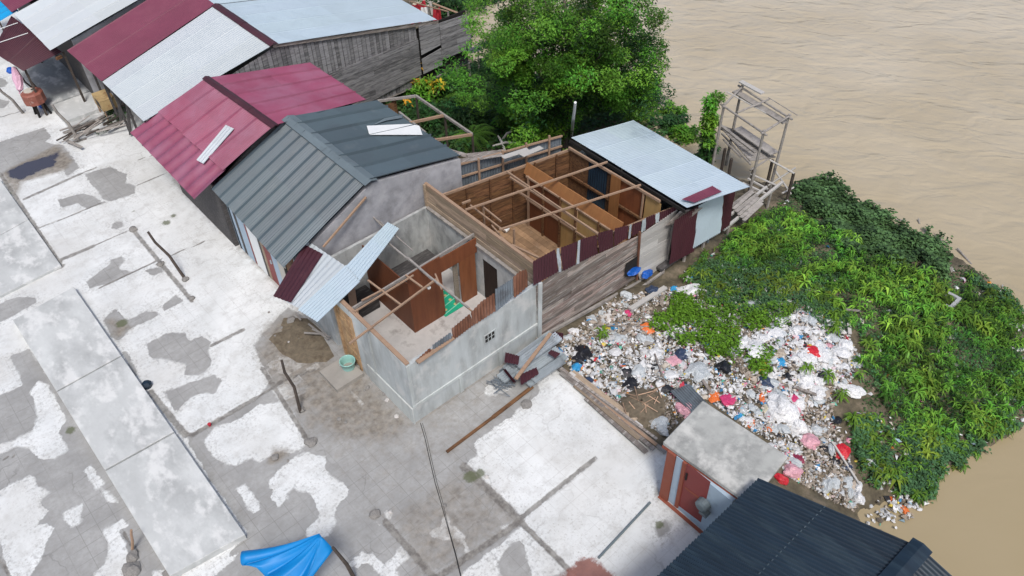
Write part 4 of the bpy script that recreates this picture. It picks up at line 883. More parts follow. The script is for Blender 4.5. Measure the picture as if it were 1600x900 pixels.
# side wall towards the dump
RY = 11.25
mb = MB(); planks(mb, onY(RY, [(837, 447), (872, 422), (935, 396), (998, 368), (995, 432), (960, 455), (840, 526)]), FY(RY), bw=.16, gap=.012, slope=-.03, ln=(1.4, 3.5), jit=.02, colf=lambda: (lambda g, w_: (g, g * w_, g * w_ * .97))(random.uniform(.45, 1.6), random.uniform(.86, 1.0))); mb.build('plank_wall', MAT['greywood'], th)
mb = MB(); planks(mb, onY(RY - .05, [(1001, 366), (1057, 327), (1042, 398), (1040, 417), (1000, 440), (996, 425)]), FY(RY - .05), bw=.2, slope=-.1, ln=(2, 3), colf=lambda: (lambda g: (g, g, g))(random.uniform(.85, 1.3))); mb.build('plank_wall', MAT['palewood'], th)
mb = MB(); mb.beam(PY(1000, 362, RY - .1), PY(995, 437, RY - .1), .05, .06, up=(0, 1, 0)); mb.build('post', MAT['rust'], th)
mb = MB(); mb.beam(PY(1054, 340, RY - .1), PY(1040, 420, RY - .1), .05, .06, up=(0, 1, 0)); mb.build('post', MAT['greypole'], th)
for px in ([(832, 409), (868, 389), (873, 424), (834, 446)], [(876, 387), (903, 377), (900, 413), (879, 424)], [(906, 374), (932, 367), (934, 396), (905, 410)],
           [(934, 364), (958, 358), (958, 386), (936, 395)], [(960, 357), (982, 352), (980, 372), (960, 385)], [(988, 350), (1003, 345), (1001, 362), (987, 370)], [(1009, 340), (1024, 334), (1024, 348), (1009, 360)], [(1030, 332), (1058, 322), (1056, 334), (1030, 346)]):
    tin(px, 'darkmaroon', th, RY - .06, pitch=.1, name='maroon_sheet')
for px in ([(869, 389), (874, 387), (878, 424), (873, 426)], [(903, 377), (907, 374), (906, 411), (900, 414)], [(983, 352), (987, 350), (986, 370), (982, 374)], [(1003, 345), (1009, 341), (1009, 359), (1002, 364)], [(1024, 335), (1030, 332), (1030, 346), (1024, 349)]):
    tin(px, 'zinc', th, RY - .07, pitch=.1, name='zinc_strip')
mb = MB(); mb.beam(PY(840, 412, RY + .05), PY(1058, 322, RY + .05), .05, .07); mb.build('wall_plate', MAT['timber'], th)
mb = MB(); mb.beam(PY(838, 531, RY - .06), PY(1000, 440, RY - .06), .08, .1); mb.build('sill_beam', MAT['greypole'], th)
mb = MB(); mb.beam(PY(962, 478, RY - .3), PY(1036, 425, RY - .3), .07, .07); mb.build('sill_beam', MAT['greypole'], th)
for x in (11.6, 12.6, 13.6, 14.6, 15.5):
    for y in (11.35, 13.4, 15.2):
        mb = MB(); mb.tube([V(x + random.uniform(-.1, .1), y, tz1(x, y) - .3), V(x, y, .0)], .06, 6); mb.build('stilt', MAT['greypole'], th)
# partitions
QX = 13.95
def panel(y0, y1, z0, z1, mat, x=QX, t_=.02, g=1.0, name='partition_panel'):
    mb = MB(); mb.box(x, x + t_, min(y0, y1), max(y0, y1), z0, z1, (g, g, g)); return mb.build(name, MAT[mat], th)
panel(15.3, 13.75, .06, 2.0, 'redply', g=.75)
panel(13.72, 13.1, .06, 2.0, 'yellowply'); panel(13.0, 12.1, .06, 2.0, 'yellowply', g=.95); panel(12.06, 11.35, .06, 2.0, 'yellowply', g=.85)
mb = MB(); mb.hexa([V(QX - .02, 15.45, 2.08), V(QX + .03, 15.45, 2.08), V(QX + .03, 11.3, 2.08), V(QX - .02, 11.3, 2.08)], [V(QX + .12, 15.45, 2.42), V(QX + .16, 15.45, 2.42), V(QX + .16, 11.3, 2.42), V(QX + .12, 11.3, 2.42)]); mb.build('top_board', MAT['orangeply'], th)
for z in (2.05, 1.15):
    mb = MB(); mb.beam(V(QX - .04, 15.3, z), V(QX - .04, 11.35, z), .05, .06); mb.build('partition_rail', MAT['timber'], th)
for y in (15.2, 14.5, 13.73, 13.05, 12.08):
    mb = MB(); mb.beam(V(QX - .04, y, .06), V(QX - .04, y, 2.1), .06, .06); mb.build('partition_stud', MAT['brownwood' if y != 15.2 else 'timber'], th)
mb = MB(); mb.beam(V(QX - .55, 15.5, 2.15), V(QX - .45, 11.35, 2.1), .05, .06); mb.build('partition_rail', MAT['timber'], th)
mb = MB(); mb.beam(V(QX - .5, 15.2, 1.75), V(QX - .45, 12.6, 1.7), .05, .06); mb.build('partition_rail', MAT['timber'], th)
EX = 15.78
panel(15.2, 14.35, .06, 2.3, 'brownwood', EX, g=.8); panel(13.5, 13.05, .06, 2.2, 'brownwood', EX, g=.45); panel(12.95, 11.95, .06, 2.25, 'redply', EX, g=1.1); panel(11.9, 11.3, .06, 2.2, 'yellowply', EX)
panel(13.25, 12.85, .06, 2.35, 'orangeply', EX - .12)
mb = MB(); corrpoly(mb, [(13.5, .06), (14.35, .06), (14.35, 2.2), (13.5, 2.2)], FX(EX), pitch=.1); mb.build('dark_tin_panel', MAT['navy'], th)
for z in (2.35, 1.3, .5):
    mb = MB(); mb.beam(V(EX - .06, 15.2, z), V(EX - .06, 11.3, z), .06, .08); mb.build('end_rail', MAT['timber' if z > 2 else 'brownwood'], th)
mb = MB(); mb.beam(V(EX - .06, 11.95, .06), V(EX - .06, 11.95, 2.3), .05, .05); mb.build('end_stud', MAT['timber'], th)
# open rafters
for a, b_, z, w_ in (((727, 328), (949, 253), 2.62, .045), ((780, 359), (1001, 289), 2.62, .045), ((792, 268), (936, 367), 2.5, .042), ((735, 321), (790, 363), 2.3, .045), ((800, 383), (842, 403), 2.6, .05),
                     ((753, 322), (783, 346), 2.4, .04), ((768, 352), (803, 392), 2.3, .04), ((722, 318), (735, 313), 2.5, .05)):
    mb = MB(); mb.beam(P(*a, z), P(*b_, z), w_, w_ + .012); mb.build('rafter', MAT['timber'], th)
for p in (P(803, 358, 2.55), P(755, 318, 2.55)):
    mb = MB(); mb.beam(V(p[0], p[1], .06), p, .05, .05); mb.build('prop', MAT['timber'], th)
mb = MB(); mb.tube([V(11.1, 13.9, .07), V(11.1, 13.9, .3), V(11.2, 13.9, .42)], [.3, .28, .1], 8); tag(mb.build('bundle', MAT['deepblue']), 'dark blue bundle on the timber house floor behind the front wall', 'bundle')
for k, (px, py) in enumerate(((753, 339), (790, 360), (912, 357), (836, 308))):
    p = P(px, py, .12); mb = MB(); mb.prism([p + V(.14 * math.cos(t) * random.uniform(.6, 1.2), .12 * math.sin(t) * random.uniform(.6, 1.2), 0) for t in np.linspace(0, 6.28, 7, False)], V(.02, 0, .06)); tag(mb.build('paper_scrap', MAT['whitepaint']), 'white scrap left on the timber house floor', 'scrap', 'white scraps on the timber floor')
mb = MB(); p = P(915, 303, .12); mb.prism([p + V(.45 * math.cos(t) * random.uniform(.6, 1.2), .3 * math.sin(t) * random.uniform(.6, 1.2), 0) for t in np.linspace(0, 6.28, 9, False)], V(.02, 0, .12)); tag(mb.build('cloth_heap', MAT['whitepaint']), 'pale cloth heap on the floor by the dark tin panel', 'cloth')

# ================================================================== TIN SHED
sh = thing('tin_shed', 'lean-to shed with a pale blue sheet roof on the river side', 'shed', (17.2, 12.8, -.3))
a, b_, c_, d_ = P(893, 215, 2.5), P(990, 188, 2.25), P(1172, 292, 2.25), P(1074, 325, 2.36)
mb = MB(); mb.corr(d_, a, b_, c_, 60, amp=.004, rows=4, lap=12, var=.03, lift=.002, sag=.015); mb.build('roof_sheet', MAT['bluemetal'], sh)
q = [on_slope(x, y, a, b_, d_, .13) for x, y in ((1064, 317), (1112, 296), (1127, 305), (1085, 322))]
mb = MB(); mb.corr(q[0], q[3], q[2], q[1], 6, amp=.012, lap=99, lift=0, rows=2); mb.build('roof_patch', MAT['maroon'], sh)
mb = MB(); mb.beam(a - V(.08, 0, .1), d_ - V(.08, 0, .1), .05, .1); mb.build('eave_shade', MAT['black'], sh)  # black strip stands in for the shaded gap below the roof edge
WY = 10.85
def shw(px, mat): tin(px, mat, sh, WY, pitch=.1, name='wall_sheet')
shw([(1053, 345), (1091, 322), (1084, 393), (1046, 413)], 'darkmaroon'); shw([(1091, 322), (1131, 300), (1126, 363), (1083, 388)], 'bluemetal'); shw([(1131, 300), (1150, 290), (1140, 352), (1127, 361)], 'darkmaroon')
for x, y0, y1 in ((18.2, 10.9, 14.9),):
    mb = MB(); mb.box(x, x + .05, y0, y1, -.5, 2.15); mb.build('rear_wall', MAT['oldzinc'], sh)
mb = MB(); mb.box(15.85, 18.15, 14.9, 14.95, -.5, 2.2); mb.build('left_wall', MAT['oldzinc'], sh)
mb = MB(); mb.box(15.86, 18.15, 10.95, 14.88, -.4, -.3); mb.build('floor', MAT['darkwood'], sh)
for x in (16, 17.1, 18.1):
    for y in (11.0, 13, 14.8):
        mb = MB(); mb.tube([V(x, y, tz1(x, y) - .3), V(x, y, -.35)], .06, 6); mb.build('stilt', MAT['greypole'], sh)
mb = MB()
pl_ = [P(1040, 352, 1.5), P(1062, 330, 1.75), P(1100, 324, 1.6), P(1072, 346, 1.3)]
for k in range(4):
    t0, t1 = k / 4, k / 4 + .2
    mb.hexa([x - V(0, 0, .02) for x in (pl_[0] * (1 - t0) + pl_[3] * t0, pl_[1] * (1 - t0) + pl_[2] * t0, pl_[1] * (1 - t1) + pl_[2] * t1, pl_[0] * (1 - t1) + pl_[3] * t1)], [pl_[0] * (1 - t0) + pl_[3] * t0, pl_[1] * (1 - t0) + pl_[2] * t0, pl_[1] * (1 - t1) + pl_[2] * t1, pl_[0] * (1 - t1) + pl_[3] * t1])
mb.build('patch_boards', MAT['greywood'], sh)
mb = MB(); mb.tube([PT(893, 213) + V(0, 0, 0), P(896, 185, 2.6), P(899, 160, 3.6)], [.06, .055, .045], 7); tag(mb.build('pole', MAT['whitepaint']), 'thin white pole standing behind the corner of the pale blue shed roof', 'pole')

# ================================================================== RIVER JETTY
jt = thing('bamboo_tower', 'weathered bamboo jetty frame standing in the river shallows', 'jetty', (22.5, 12.8, -1.5))
T = [P(1159, 137, 2.0), P(1232, 183, 2.0), P(1131, 166, 2.0), P(1193, 208, 2.0)]
for p in T:
    mb = MB(); mb.tube([V(p[0] + .1, p[1] + .05, -2.3), V(p[0], p[1], .2), p + V(0, 0, .12)], [.06, .055, .045], 7); mb.build('post', MAT['greypole'], jt)
for a, b_, z in ((0, 1, 0), (2, 3, 0), (0, 2, .03), (1, 3, .03)):
    d = (T[b_] - T[a]) * .08; mb = MB(); mb.tube([T[a] - d + V(0, 0, z), T[b_] + d + V(0, 0, z)], .04, 7); mb.build('top_rail', MAT['greypole'], jt)
mb = MB(); mb.beam(T[0] + V(-.1, .2, -.18), T[1] + V(-.1, 0, -.18), .28, .05); mb.build('top_board', MAT['greypole'], jt)
mb = MB(); mb.beam(P(1157, 127, 2.2), P(1192, 146, 2.2), .2, .05); mb.build('loose_board', MAT['palewood'], jt)
mb = MB(); mb.tube([P(1152, 176, 2.0), P(1202, 155, 2.1)], .035, 6); mb.build('brace', MAT['greypole'], jt)
mb = MB(); mb.tube([P(1135, 143, 2.1), P(1225, 192, 1.7)], .02, 6); mb.build('brace', MAT['palewood'], jt)
mb = MB(); mb.tube([P(1200, 152, 2.15), P(1246, 180, 2.1)], .015, 6); mb.build('brace', MAT['greypole'], jt)
fl = [P(1122, 194, .1), P(1152, 204, .1), P(1213, 246, .1), P(1172, 252, .1)]
mb = MB()
for k in range(16):
    t0 = k / 16; t1 = t0 + .05; g = random.uniform(.8, 1.3)
    q = [fl[0] * (1 - t0) + fl[3] * t0, fl[1] * (1 - t0) + fl[2] * t0, fl[1] * (1 - t1) + fl[2] * t1, fl[0] * (1 - t1) + fl[3] * t1]
    mb.hexa([p - V(0, 0, .03) for p in q], [p + V(0, 0, random.uniform(0, .02)) for p in q], (g, g, g))
mb.build('slat_floor', MAT['greypole'], jt)
mb = MB(); mb.beam(P(1152, 200, .3), P(1210, 240, .3), .4, .05, (1.3, 1.3, 1.3)); mb.build('bench_board', MAT['greypole'], jt)
mb = MB(); mb.beam(P(1126, 196, .5), P(1180, 238, .4), .12, .06); mb.build('side_rail', MAT['greypole'], jt)
for a, b_ in (((1128, 209), (1173, 257)), ((1126, 201), (1150, 214)), ((1130, 218), (1158, 246)), ((1172, 266), (1206, 245))):
    mb = MB(); mb.tube([P(*a, .0), P(*b_, .05)], .04, 6); mb.build('joist', MAT['greypole'], jt)
for px, py, z in ((1143, 248, 0), (1207, 250, .15), (1178, 262, 0), (1240, 271, .0), (1133, 232, 0)):
    p = P(px, py, z); mb = MB(); mb.tube([V(p[0] + .1, p[1], -2.2), p], .06, 7); mb.build('pile', MAT['darkpole'], jt)
for a, b_, z0, z1 in (((1203, 250), (1241, 271), .2, .05), ((1173, 272), (1212, 289), -.3, -.3), ((1209, 264), (1236, 303), -.4, -1.3), ((1222, 302), (1240, 293), -1.0, -1.0), ((1200, 290), (1243, 262), -.6, .2)):
    mb = MB(); mb.tube([P(*a, z0), P(*b_, z1)], .035, 6); mb.build('handrail', MAT['palewood'], jt)
wk = thing('walkway', 'ruined plank walkway of grey boards between the shed corner and the jetty', 'walkway', (19.6, 10.6, -1))
for a, b_, w_ in (((1222, 285), (1130, 359), .09), ((1198, 292), (1120, 352), .08), ((1160, 286), (1197, 303), .07), ((1168, 279), (1200, 296), .06)):
    mb = MB(); mb.beam(P(*a, -.35), P(*b_, -.45), w_, w_); mb.build('bearer', MAT['palewood'], wk)
for k in range(6):
    a = (1142 + k * 4, 322 + k * 4.5); mb = MB(); mb.beam(P(a[0], a[1], -.3), P(a[0] + 33 + random.uniform(-5, 5), a[1] - 27, -.28), .12, .03, (random.uniform(.8, 1.2),) * 3); mb.build('board', MAT['greypole'], wk)
for px, py in ((1205, 300), (1165, 330), (1180, 300), (1140, 350)):
    p = P(px, py, -.4); mb = MB(); mb.tube([V(p[0], p[1], tz1(p[0], p[1]) - .2), p], .05, 6); mb.build('post', MAT['greypole'], wk)

# ================================================================== CONCRETE BOOTH
bt = thing('concrete_booth', 'small booth with a stained flat concrete roof and red door', 'booth', (10.4, 4.7, 0))
BXF = 9.33
mb = MB(); mb.box(BXF + .05, 10.95, 3.75, 5.4, 0, 1.82); mb.build('wall', MAT['bluepaint'], bt)
rz = 1.98; rc = [P(1036, 690, rz), P(1098, 625, rz), P(1232, 713, rz)]; rc.append(rc[0] + rc[2] - rc[1])
mb = MB(); mb.hexa([p - V(0, 0, .13) for p in (rc[0], rc[3], rc[2], rc[1])], [rc[0], rc[3], rc[2], rc[1]]); o = mb.build('roof_slab', MAT['boothroof'], bt); o.modifiers.new('b', 'BEVEL').width = .02
mb = MB(); mb.beam(rc[0] + V(.03, 0, -.18), rc[3] + V(.03, 0, -.18), .08, .07); mb.build('roof_trim', MAT['orangepaint'], bt)
def bp(px, mat, name, off, th_=.03, root=None):
    pl2 = onX(BXF, px); mb = MB(); mb.prism([V(BXF + .05 - off, y, max(0.003, z)) for y, z in pl2], V(-th_, 0, 0)); return mb.build(name, MAT[mat], root or bt)
bp([(1043, 704), (1055, 713), (1042, 784), (1030, 774)], 'orangepaint', 'pilaster', .0, .06)
bp([(1055.5, 714), (1066, 722), (1053, 790), (1042.5, 783)], 'bluepaint', 'side_panel', .0, .012)
bp([(1066, 722), (1071, 726), (1058, 795), (1053, 791)], 'orangepaint', 'door_jamb', .0, .04)
dr = bp([(1071.5, 726), (1108, 755), (1093, 818), (1058.5, 792)], 'reddoor', 'door', .0, .006)
bp([(1068, 762), (1101, 787), (1100.5, 789), (1067.5, 764)], 'orangepaint', 'door_rail', .008, .006, dr)
bp([(1071, 740), (1073, 742), (1071, 752), (1069, 750)], 'black', 'handle', .008, .02, dr)
bp([(1030, 774), (1100, 836), (1098, 846), (1028, 783)], 'orangepaint', 'threshold', .02, .1)
q = onX(BXF, [(1100, 787)])[0]
mb = MB(); mb.tube([V(BXF + .03, q[0], q[1]), V(BXF - .12, q[0], q[1]), V(BXF - .16, q[0], q[1])], [.17, .16, .1], 12); bx_ = mb.build('meter_box', MAT['greycap'], bt)
mb = MB(); mb.box(BXF - .14, BXF + .03, q[0] - .2, q[0] + .0, q[1] - .24, q[1] - .15); mb.build('meter_base', MAT['greycap'], bx_)

# ================================================================== NAVY ROOF IN FRONT
nv = thing('navy_roofed_house', 'house with a dark navy corrugated roof at the bottom right', 'house', (6, .6, 0))
e1 = P(1185, 748, 2.35); r1 = P(1438, 856, 3.0); e2 = e1 + V(-8, .05, 0); r2 = r1 + V(-8, .25, 0)
mb = MB(); mb.corr(e1, e2, r2, r1, 84, amp=.024, rows=2, per=8, lap=9, var=.1, lift=.0); mb.build('roof_slope', MAT['navy'], nv)
f1 = V(r1[0] + .0, -2.8, 2.3)
mb = MB(); mb.corr(f1, f1 + V(-8, 0, 0), r2, r1, 84, amp=.024, rows=1, per=8, lap=9, var=.1, lift=0); mb.build('roof_slope', MAT['navy'], nv)
ridge_cap(nv, r1 + V(.05, 0, 0), r2, MAT['navy'], .2, .05, up=.07)
mb = MB(); nn = np.cross(e2 - e1, r1 - e1); nn /= np.linalg.norm(nn); nn = nn if nn[2] > 0 else -nn
for k in range(60):
    t = k / 60; p = (e1 * .56 + r1 * .44) * (1 - t) + (e2 * .56 + r2 * .44) * t + nn * .028
    mb.beam(p, p + V(-.05, 0, 0), .018, .012)
mb.build('sheet_lap', MAT['greymetal'], nv)
mb = MB(); mb.box(e2[0], 10.0, -2.5, 3.3, 0, 2.3); mb.build('wall', MAT['darkwood'], nv)

# ================================================================== BLUE TARPAULIN ON A STICK
ap = P(499, 834, 1.75); br_ = P(521, 857, 1.45)
fan = [(380, 861, 1.3), (378, 884, 1.28), (404, 893, 1.2), (420, 905, 1.15), (438, 917, 1.12), (470, 930, 1.1)]
fp = np.array([P(*k[:2], k[2]) for k in fan]); NS, NT = 60, 14
def along(s):
    u = s * (len(fp) - 1); i = min(int(u), len(fp) - 2); f = u - i; f = f * f * (3 - 2 * f) * .4 + f * .6; return fp[i] * (1 - f) + fp[i + 1] * f
mb = MB(); rows = []
for j in range(NT + 1):
    t = j / NT; row = []
    for i in range(NS + 1):
        s_ = i / NS; e = along(s_); a0 = ap + V(.0, -.06, -.03) * s_
        ple = .17 * abs(math.sin(math.pi * (3.6 * s_ + .25 * math.sin(5 * s_)))) ** .7 * (t ** .7) + .015 * math.sin(23 * s_ + 4 * t)
        row.append(mb.vert(a0 * (1 - t) + e * t + V(0, 0, ple - .14 * math.sin(math.pi * t))))
    rows.append(row)
for j in range(NT):
    for i in range(NS): mb.f.append([rows[j][i], rows[j + 1][i], rows[j + 1][i + 1], rows[j][i + 1]]); mb.c.append((1, 1, 1)); mb.m.append(0)
o = thing('tarpaulin_shade', 'bright blue tarpaulin stretched from a stick at the bottom edge of the plaza', 'tarpaulin', (1.6, 9, 0))
t1 = mb.build('tarpaulin', MAT['bluetarp'], o, smooth=True); t1.modifiers.new('s', 'SOLIDIFY').thickness = .01
mb = MB(); n2 = 6; A, B, C_ = ap + V(0, -.06, -.04), br_, P(468, 932, 1.0)
rows = [[mb.vert(A * (1 - t) * (1 - 0) + (B * (1 - s) + C_ * s) * t + V(0, 0, .03 * math.sin(t * 5 + s * 4))) for s in np.linspace(0, 1, 7)] for t in np.linspace(0, 1, n2 + 1)]
for j in range(n2):
    for i in range(6): mb.f.append([rows[j][i], rows[j + 1][i], rows[j + 1][i + 1], rows[j][i + 1]]); mb.c.append((1, 1, 1)); mb.m.append(0)
t2 = mb.build('tarpaulin_flap', MAT['bluetarp'], o, smooth=True); t2.modifiers.new('s', 'SOLIDIFY').thickness = .01
mb = MB(); b0 = P(556, 908, 0); mb.tube([b0, b0 * .5 + br_ * .5 + V(.04, 0, 0), br_ + (br_ - b0) * .03], [.05, .045, .035], 7); mb.build('stick', MAT['darkpole'], o)

# ================================================================== PLANTS
def leaves(name, base, dirs, ln, wd, lift, drop, col, mat, parent=None):
    """one folded quad per leaf (numpy)"""
    N = len(base); side = np.stack([-dirs[:, 1], dirs[:, 0], np.zeros(N)], 1)
    up = np.zeros((N, 3)); up[:, 2] = 1
    v = np.empty((N, 4, 3)); m = base + dirs * (ln * .45)[:, None] + up * lift[:, None]
    v[:, 0] = base; v[:, 1] = m + side * (wd / 2)[:, None]; v[:, 2] = base + dirs * ln[:, None] + up * (lift - drop)[:, None]; v[:, 3] = m - side * (wd / 2)[:, None]
    org = ORG[parent.name] if parent is not None else V(base[:, 0].mean(), base[:, 1].mean(), base[:, 2].min())
    me = D.meshes.new(name); me.vertices.add(N * 4); me.vertices.foreach_set('co', (v - org).astype(np.float32).ravel())
    me.loops.add(N * 4); me.loops.foreach_set('vertex_index', np.arange(N * 4, dtype=np.int32))
    me.polygons.add(N); me.polygons.foreach_set('loop_start', np.arange(0, N * 4, 4, dtype=np.int32))
    me.update(calc_edges=True); me.validate()
    c = np.ones((N, 4), np.float32); c[:, :3] = col
    me.color_attributes.new('col', 'FLOAT_COLOR', 'CORNER').data.foreach_set('color', np.repeat(c, 4, 0).ravel())
    me.materials.append(mat); o = D.objects.new(name, me); COL.objects.link(o)
    if parent is not None: o.parent = parent
    else: o.location = org
    ORG[o.name] = org
    return o
def rdir(N):
    a = rng.uniform(0, 2 * np.pi, N); return np.stack([np.cos(a), np.sin(a), np.zeros(N)], 1)
def scatter(poly_px, n, bounds=(10.5, 27, -1, 20), zf=tz, rag=0, bias=0):
    out = []; tot = 0; x0, x1, y0, y1 = bounds; poly = poly_px
    for _ in range(60):
        x = rng.uniform(x0, x1, n * 3); y = rng.uniform(y0, y1, n * 3); z = zf(x, y)
        p = np.stack([x, y, z], 1); k = inpoly(proj(p), poly) & (z > -1.6)
        out.append(p[k]); tot += k.sum()
        if tot >= n: break
    p = np.concatenate(out)[:n]
    if rag:                               # ragged outline: noise eats into the patch from its rim
        d = sdf(proj(p), poly_px); nn = np.array([mnoise.noise(Vector((a[0] * .9, a[1] * .9, 4.1))) + .6 * mnoise.noise(Vector((a[0] * 3.1, a[1] * 3.1, 9.7))) for a in p])
        p = p[d + rag * nn > bias]
    return p
def cloud(name, cent, rad, per, size, mat, parent, cvar=(.55, 1.5), flat=.8, aspect=.5):
    """leaf clumps: each centre is a clump with its own tone"""
    cent = np.asarray(cent); K = len(cent); N = K * per
    d = rng.normal(size=(N, 3)); d /= np.linalg.norm(d, axis=1)[:, None]
    r = np.repeat(np.asarray(rad) * np.ones(K), per) * rng.uniform(.35, 1.0, N) ** .6
    d[:, 2] *= flat
    b = np.repeat(cent, per, 0) + d * r[:, None]
    tone = np.repeat(rng.uniform(*cvar, K), per) * rng.uniform(.7, 1.3, N)
    hue = np.repeat(rng.uniform(.72, 1.18, K), per) * rng.uniform(.9, 1.1, N)
    col = np.stack([tone * hue, tone, tone * rng.uniform(.7, 1.1, N)], 1)
    dd = rdir(N); ln = size * rng.uniform(.6, 1.35, N)
    return leaves(name, b, dd, ln, ln * aspect, ln * rng.uniform(-.25, .4, N), ln * rng.uniform(-.1, .7, N), col, mat, parent)
def trunk_mb(base, top, r0, r1, limbs, seed=0):
    mb = MB(); rr = random.Random(seed); base = np.asarray(base, float); top = np.asarray(top, float)
    pts = [base + (top - base) * t + V(rr.uniform(-.12, .12), rr.uniform(-.12, .12), 0) * (t > 0) for t in np.linspace(0, 1, 6)]
    mb.tube(pts, list(np.linspace(r0, r1, 6)), 9)
    for t_, q in limbs:
        s = base + (top - base) * t_; q = np.asarray(q, float); m_ = (s + q) / 2 + V(rr.uniform(-.2, .2), rr.uniform(-.2, .2), .25)
        mb.tube([s, m_, q], [r0 * .5 * (1 - t_ * .4), r0 * .32, r0 * .12], 6)
    return mb
# ---- the big tree
TB = V(18.9, 18.6, tz1(18.9, 18.6)); CC = V(18.9, 18.5, 3.0)
CROWN = [(770, 20), (785, -80), (1000, -90), (1040, -20), (1030, 40), (1037, 75), (1030, 120), (1020, 165), (1000, 195), (950, 190), (860, 215), (820, 205), (785, 130), (768, 80)]
cs = []
while len(cs) < 330:
    d = rng.normal(size=3); d /= np.linalg.norm(d); p = CC + d * V(3.5, 3.5, 3.0) * rng.uniform(.45, 1.12)
    if p[2] > -.1 and inpoly(proj(p)[None], CROWN)[0] and not (870 < proj(p)[0] < 930 and proj(p)[1] > 140) and not (proj(p)[0] > 880 and proj(p)[1] > 168) and mnoise.noise(Vector(p * .55)) + .5 * mnoise.noise(Vector(p * 1.5)) > -.16: cs.append(p)
for _ in range(60):                        # stray twigs that break the outline
    d = rng.normal(size=3); d /= np.linalg.norm(d); p = CC + d * V(3.5, 3.5, 3.0) * rng.uniform(1.08, 1.25)
    if p[2] > .5 and proj(p)[0] < 1042 and not (880 < proj(p)[0] and proj(p)[1] > 160): cs.append(p)
for px_, py_ in ((800, 170), (825, 190), (850, 200), (845, 165), (870, 150), (815, 140), (790, 150), (940, 165), (965, 150), (990, 165), (1010, 140), (880, 180), (905, 172), (868, 192)):
    q_ = P(px_, py_, .9)
    for _ in range(4): cs.append(q_ + rng.normal(size=3) * V(.45, .45, .4))
cs = np.array(cs)
tree = thing('tree', 'big bright green tree on the river bank behind the pale blue shed roof', 'tree', TB)
limbs = [(rng.uniform(.3, .95), cs[i] * .85 + CC * .15) for i in range(0, 320, 16)]
trunk_mb(TB - V(0, 0, .3), CC + V(0, 0, 1.6), .17, .06, limbs).build('trunk', MAT['bark'], tree)
cloud('crown', cs, rng.uniform(.3, .62, len(cs)), 210, .105, MAT['leaf'], tree, (.25, 1.6), .75)
inner = CC + rng.normal(size=(70, 3)) * V(1.45, 1.45, 1.3); cloud('inner_foliage', inner, .7, 130, .13, MAT['darkleaf'], tree, (.3, .8))  # darker leaves inside: shade of the crown put into leaf colour
# ---- shrubs on the low bank behind the houses
def shrub(px, py, r, hgt, mat, label, per=110, size=.14, n=12, name='shrub', tone=(.5, 1.4), asp=.5, group=None):
    b = PT(px, py); t = thing(name, label, 'shrub', b, group)
    c = b + V(0, 0, hgt * .55) + rng.normal(size=(n, 3)) * V(r * .45, r * .45, hgt * .22); c[:, 2] = np.maximum(c[:, 2], b[2] + .1)
    mb = MB()
    for q in c[::2]: mb.tube([b - V(0, 0, .1), (b + q) / 2 + V(0, 0, .1), q], [.035, .025, .01], 5)
    mb.build('stem', MAT['bark'], t); cloud('foliage', c, r * .45, per, size, mat, t, tone, .8, asp); return t
for a in ((700, 40, 1.3, 1.6, 'darkleaf', 'dark broad-leaved shrub at the end of the grey board wall'), (745, 20, 1.5, 1.8, 'darkleaf', 'dark broad-leaved shrub at the top edge beside the big tree'), (722, 8, 1.5, 1.9, 'darkleaf', 'dark shrub at the top edge right of the drying rack'), (775, -5, 1.6, 2.0, 'darkleaf', 'tall dark shrub at the top edge between the wall end and the big tree'), (800, 30, 1.4, 1.6, 'leaf', 'light green shrub at the top edge touching the big tree'),
          (785, 85, 1.0, 1.3, 'leaf', 'yellow-green shrub beside the brown water gap left of the big tree'), (770, 130, .9, 1.2, 'darkleaf', 'dark shrub under the left side of the big tree'), (830, 170, 1.1, 1.5, 'leaf', 'bright green bush at the left foot of the big tree'),
          (882, 165, 1.1, 1.3, 'leaf', 'bright green bush behind the white pole'), (950, 160, 1.1, 1.4, 'darkleaf', 'dark green bush below the big tree by the shed roof'), (1005, 172, 1.0, 1.4, 'darkleaf', 'dark green bush at the water edge right of the big tree'),
          (640, 128, .7, 1.3, 'leaf', 'bright shrub against the lower grey boards'), (602, 132, .7, 1.5, 'leaf', 'tall bright shrub against the grey board wall next to the pink roof'), (615, 145, .8, 1.0, 'leaf', 'low bright bush beside the corner of the bare timber frame'),
          (700, 150, .9, .9, 'darkleaf', 'dark leafy bush right of the orange-leaved crotons'), (730, 190, .9, .8, 'darkleaf', 'dark leafy bush above the end of the bare timber frame'), (670, 195, .9, .7, 'darkleaf', 'dark bush growing inside the bare timber frame'),
          (1045, 190, .5, .9, 'leaf', 'small shrub on the bank beyond the shed roof'), (1068, 222, .55, .6, 'leaf', 'bright bush along the back edge of the shed roof'), (1040, 205, .6, .8, 'darkleaf', 'dark low bush touching the back edge of the shed roof'),
          (1100, 255, .35, .45, 'leaf', 'small bush between the shed roof and the vine covered post'), (815, 205, .8, .9, 'leaf', 'bright bush behind the loose boards of the timber house'), (862, 205, .7, .7, 'darkleaf', 'dark bush behind the timber house near the white pole')):
    shrub(*a[:4], MAT[a[4]], a[5], n=int(8 + a[2] * 9), size=.2 if a[4] == 'darkleaf' and a[1] < 60 else .14)
o = shrub(995, 5, .9, 2.2, MAT['darkleaf'], 'dark tree top at the upper edge over the river', n=16, name='small_tree', size=.14)
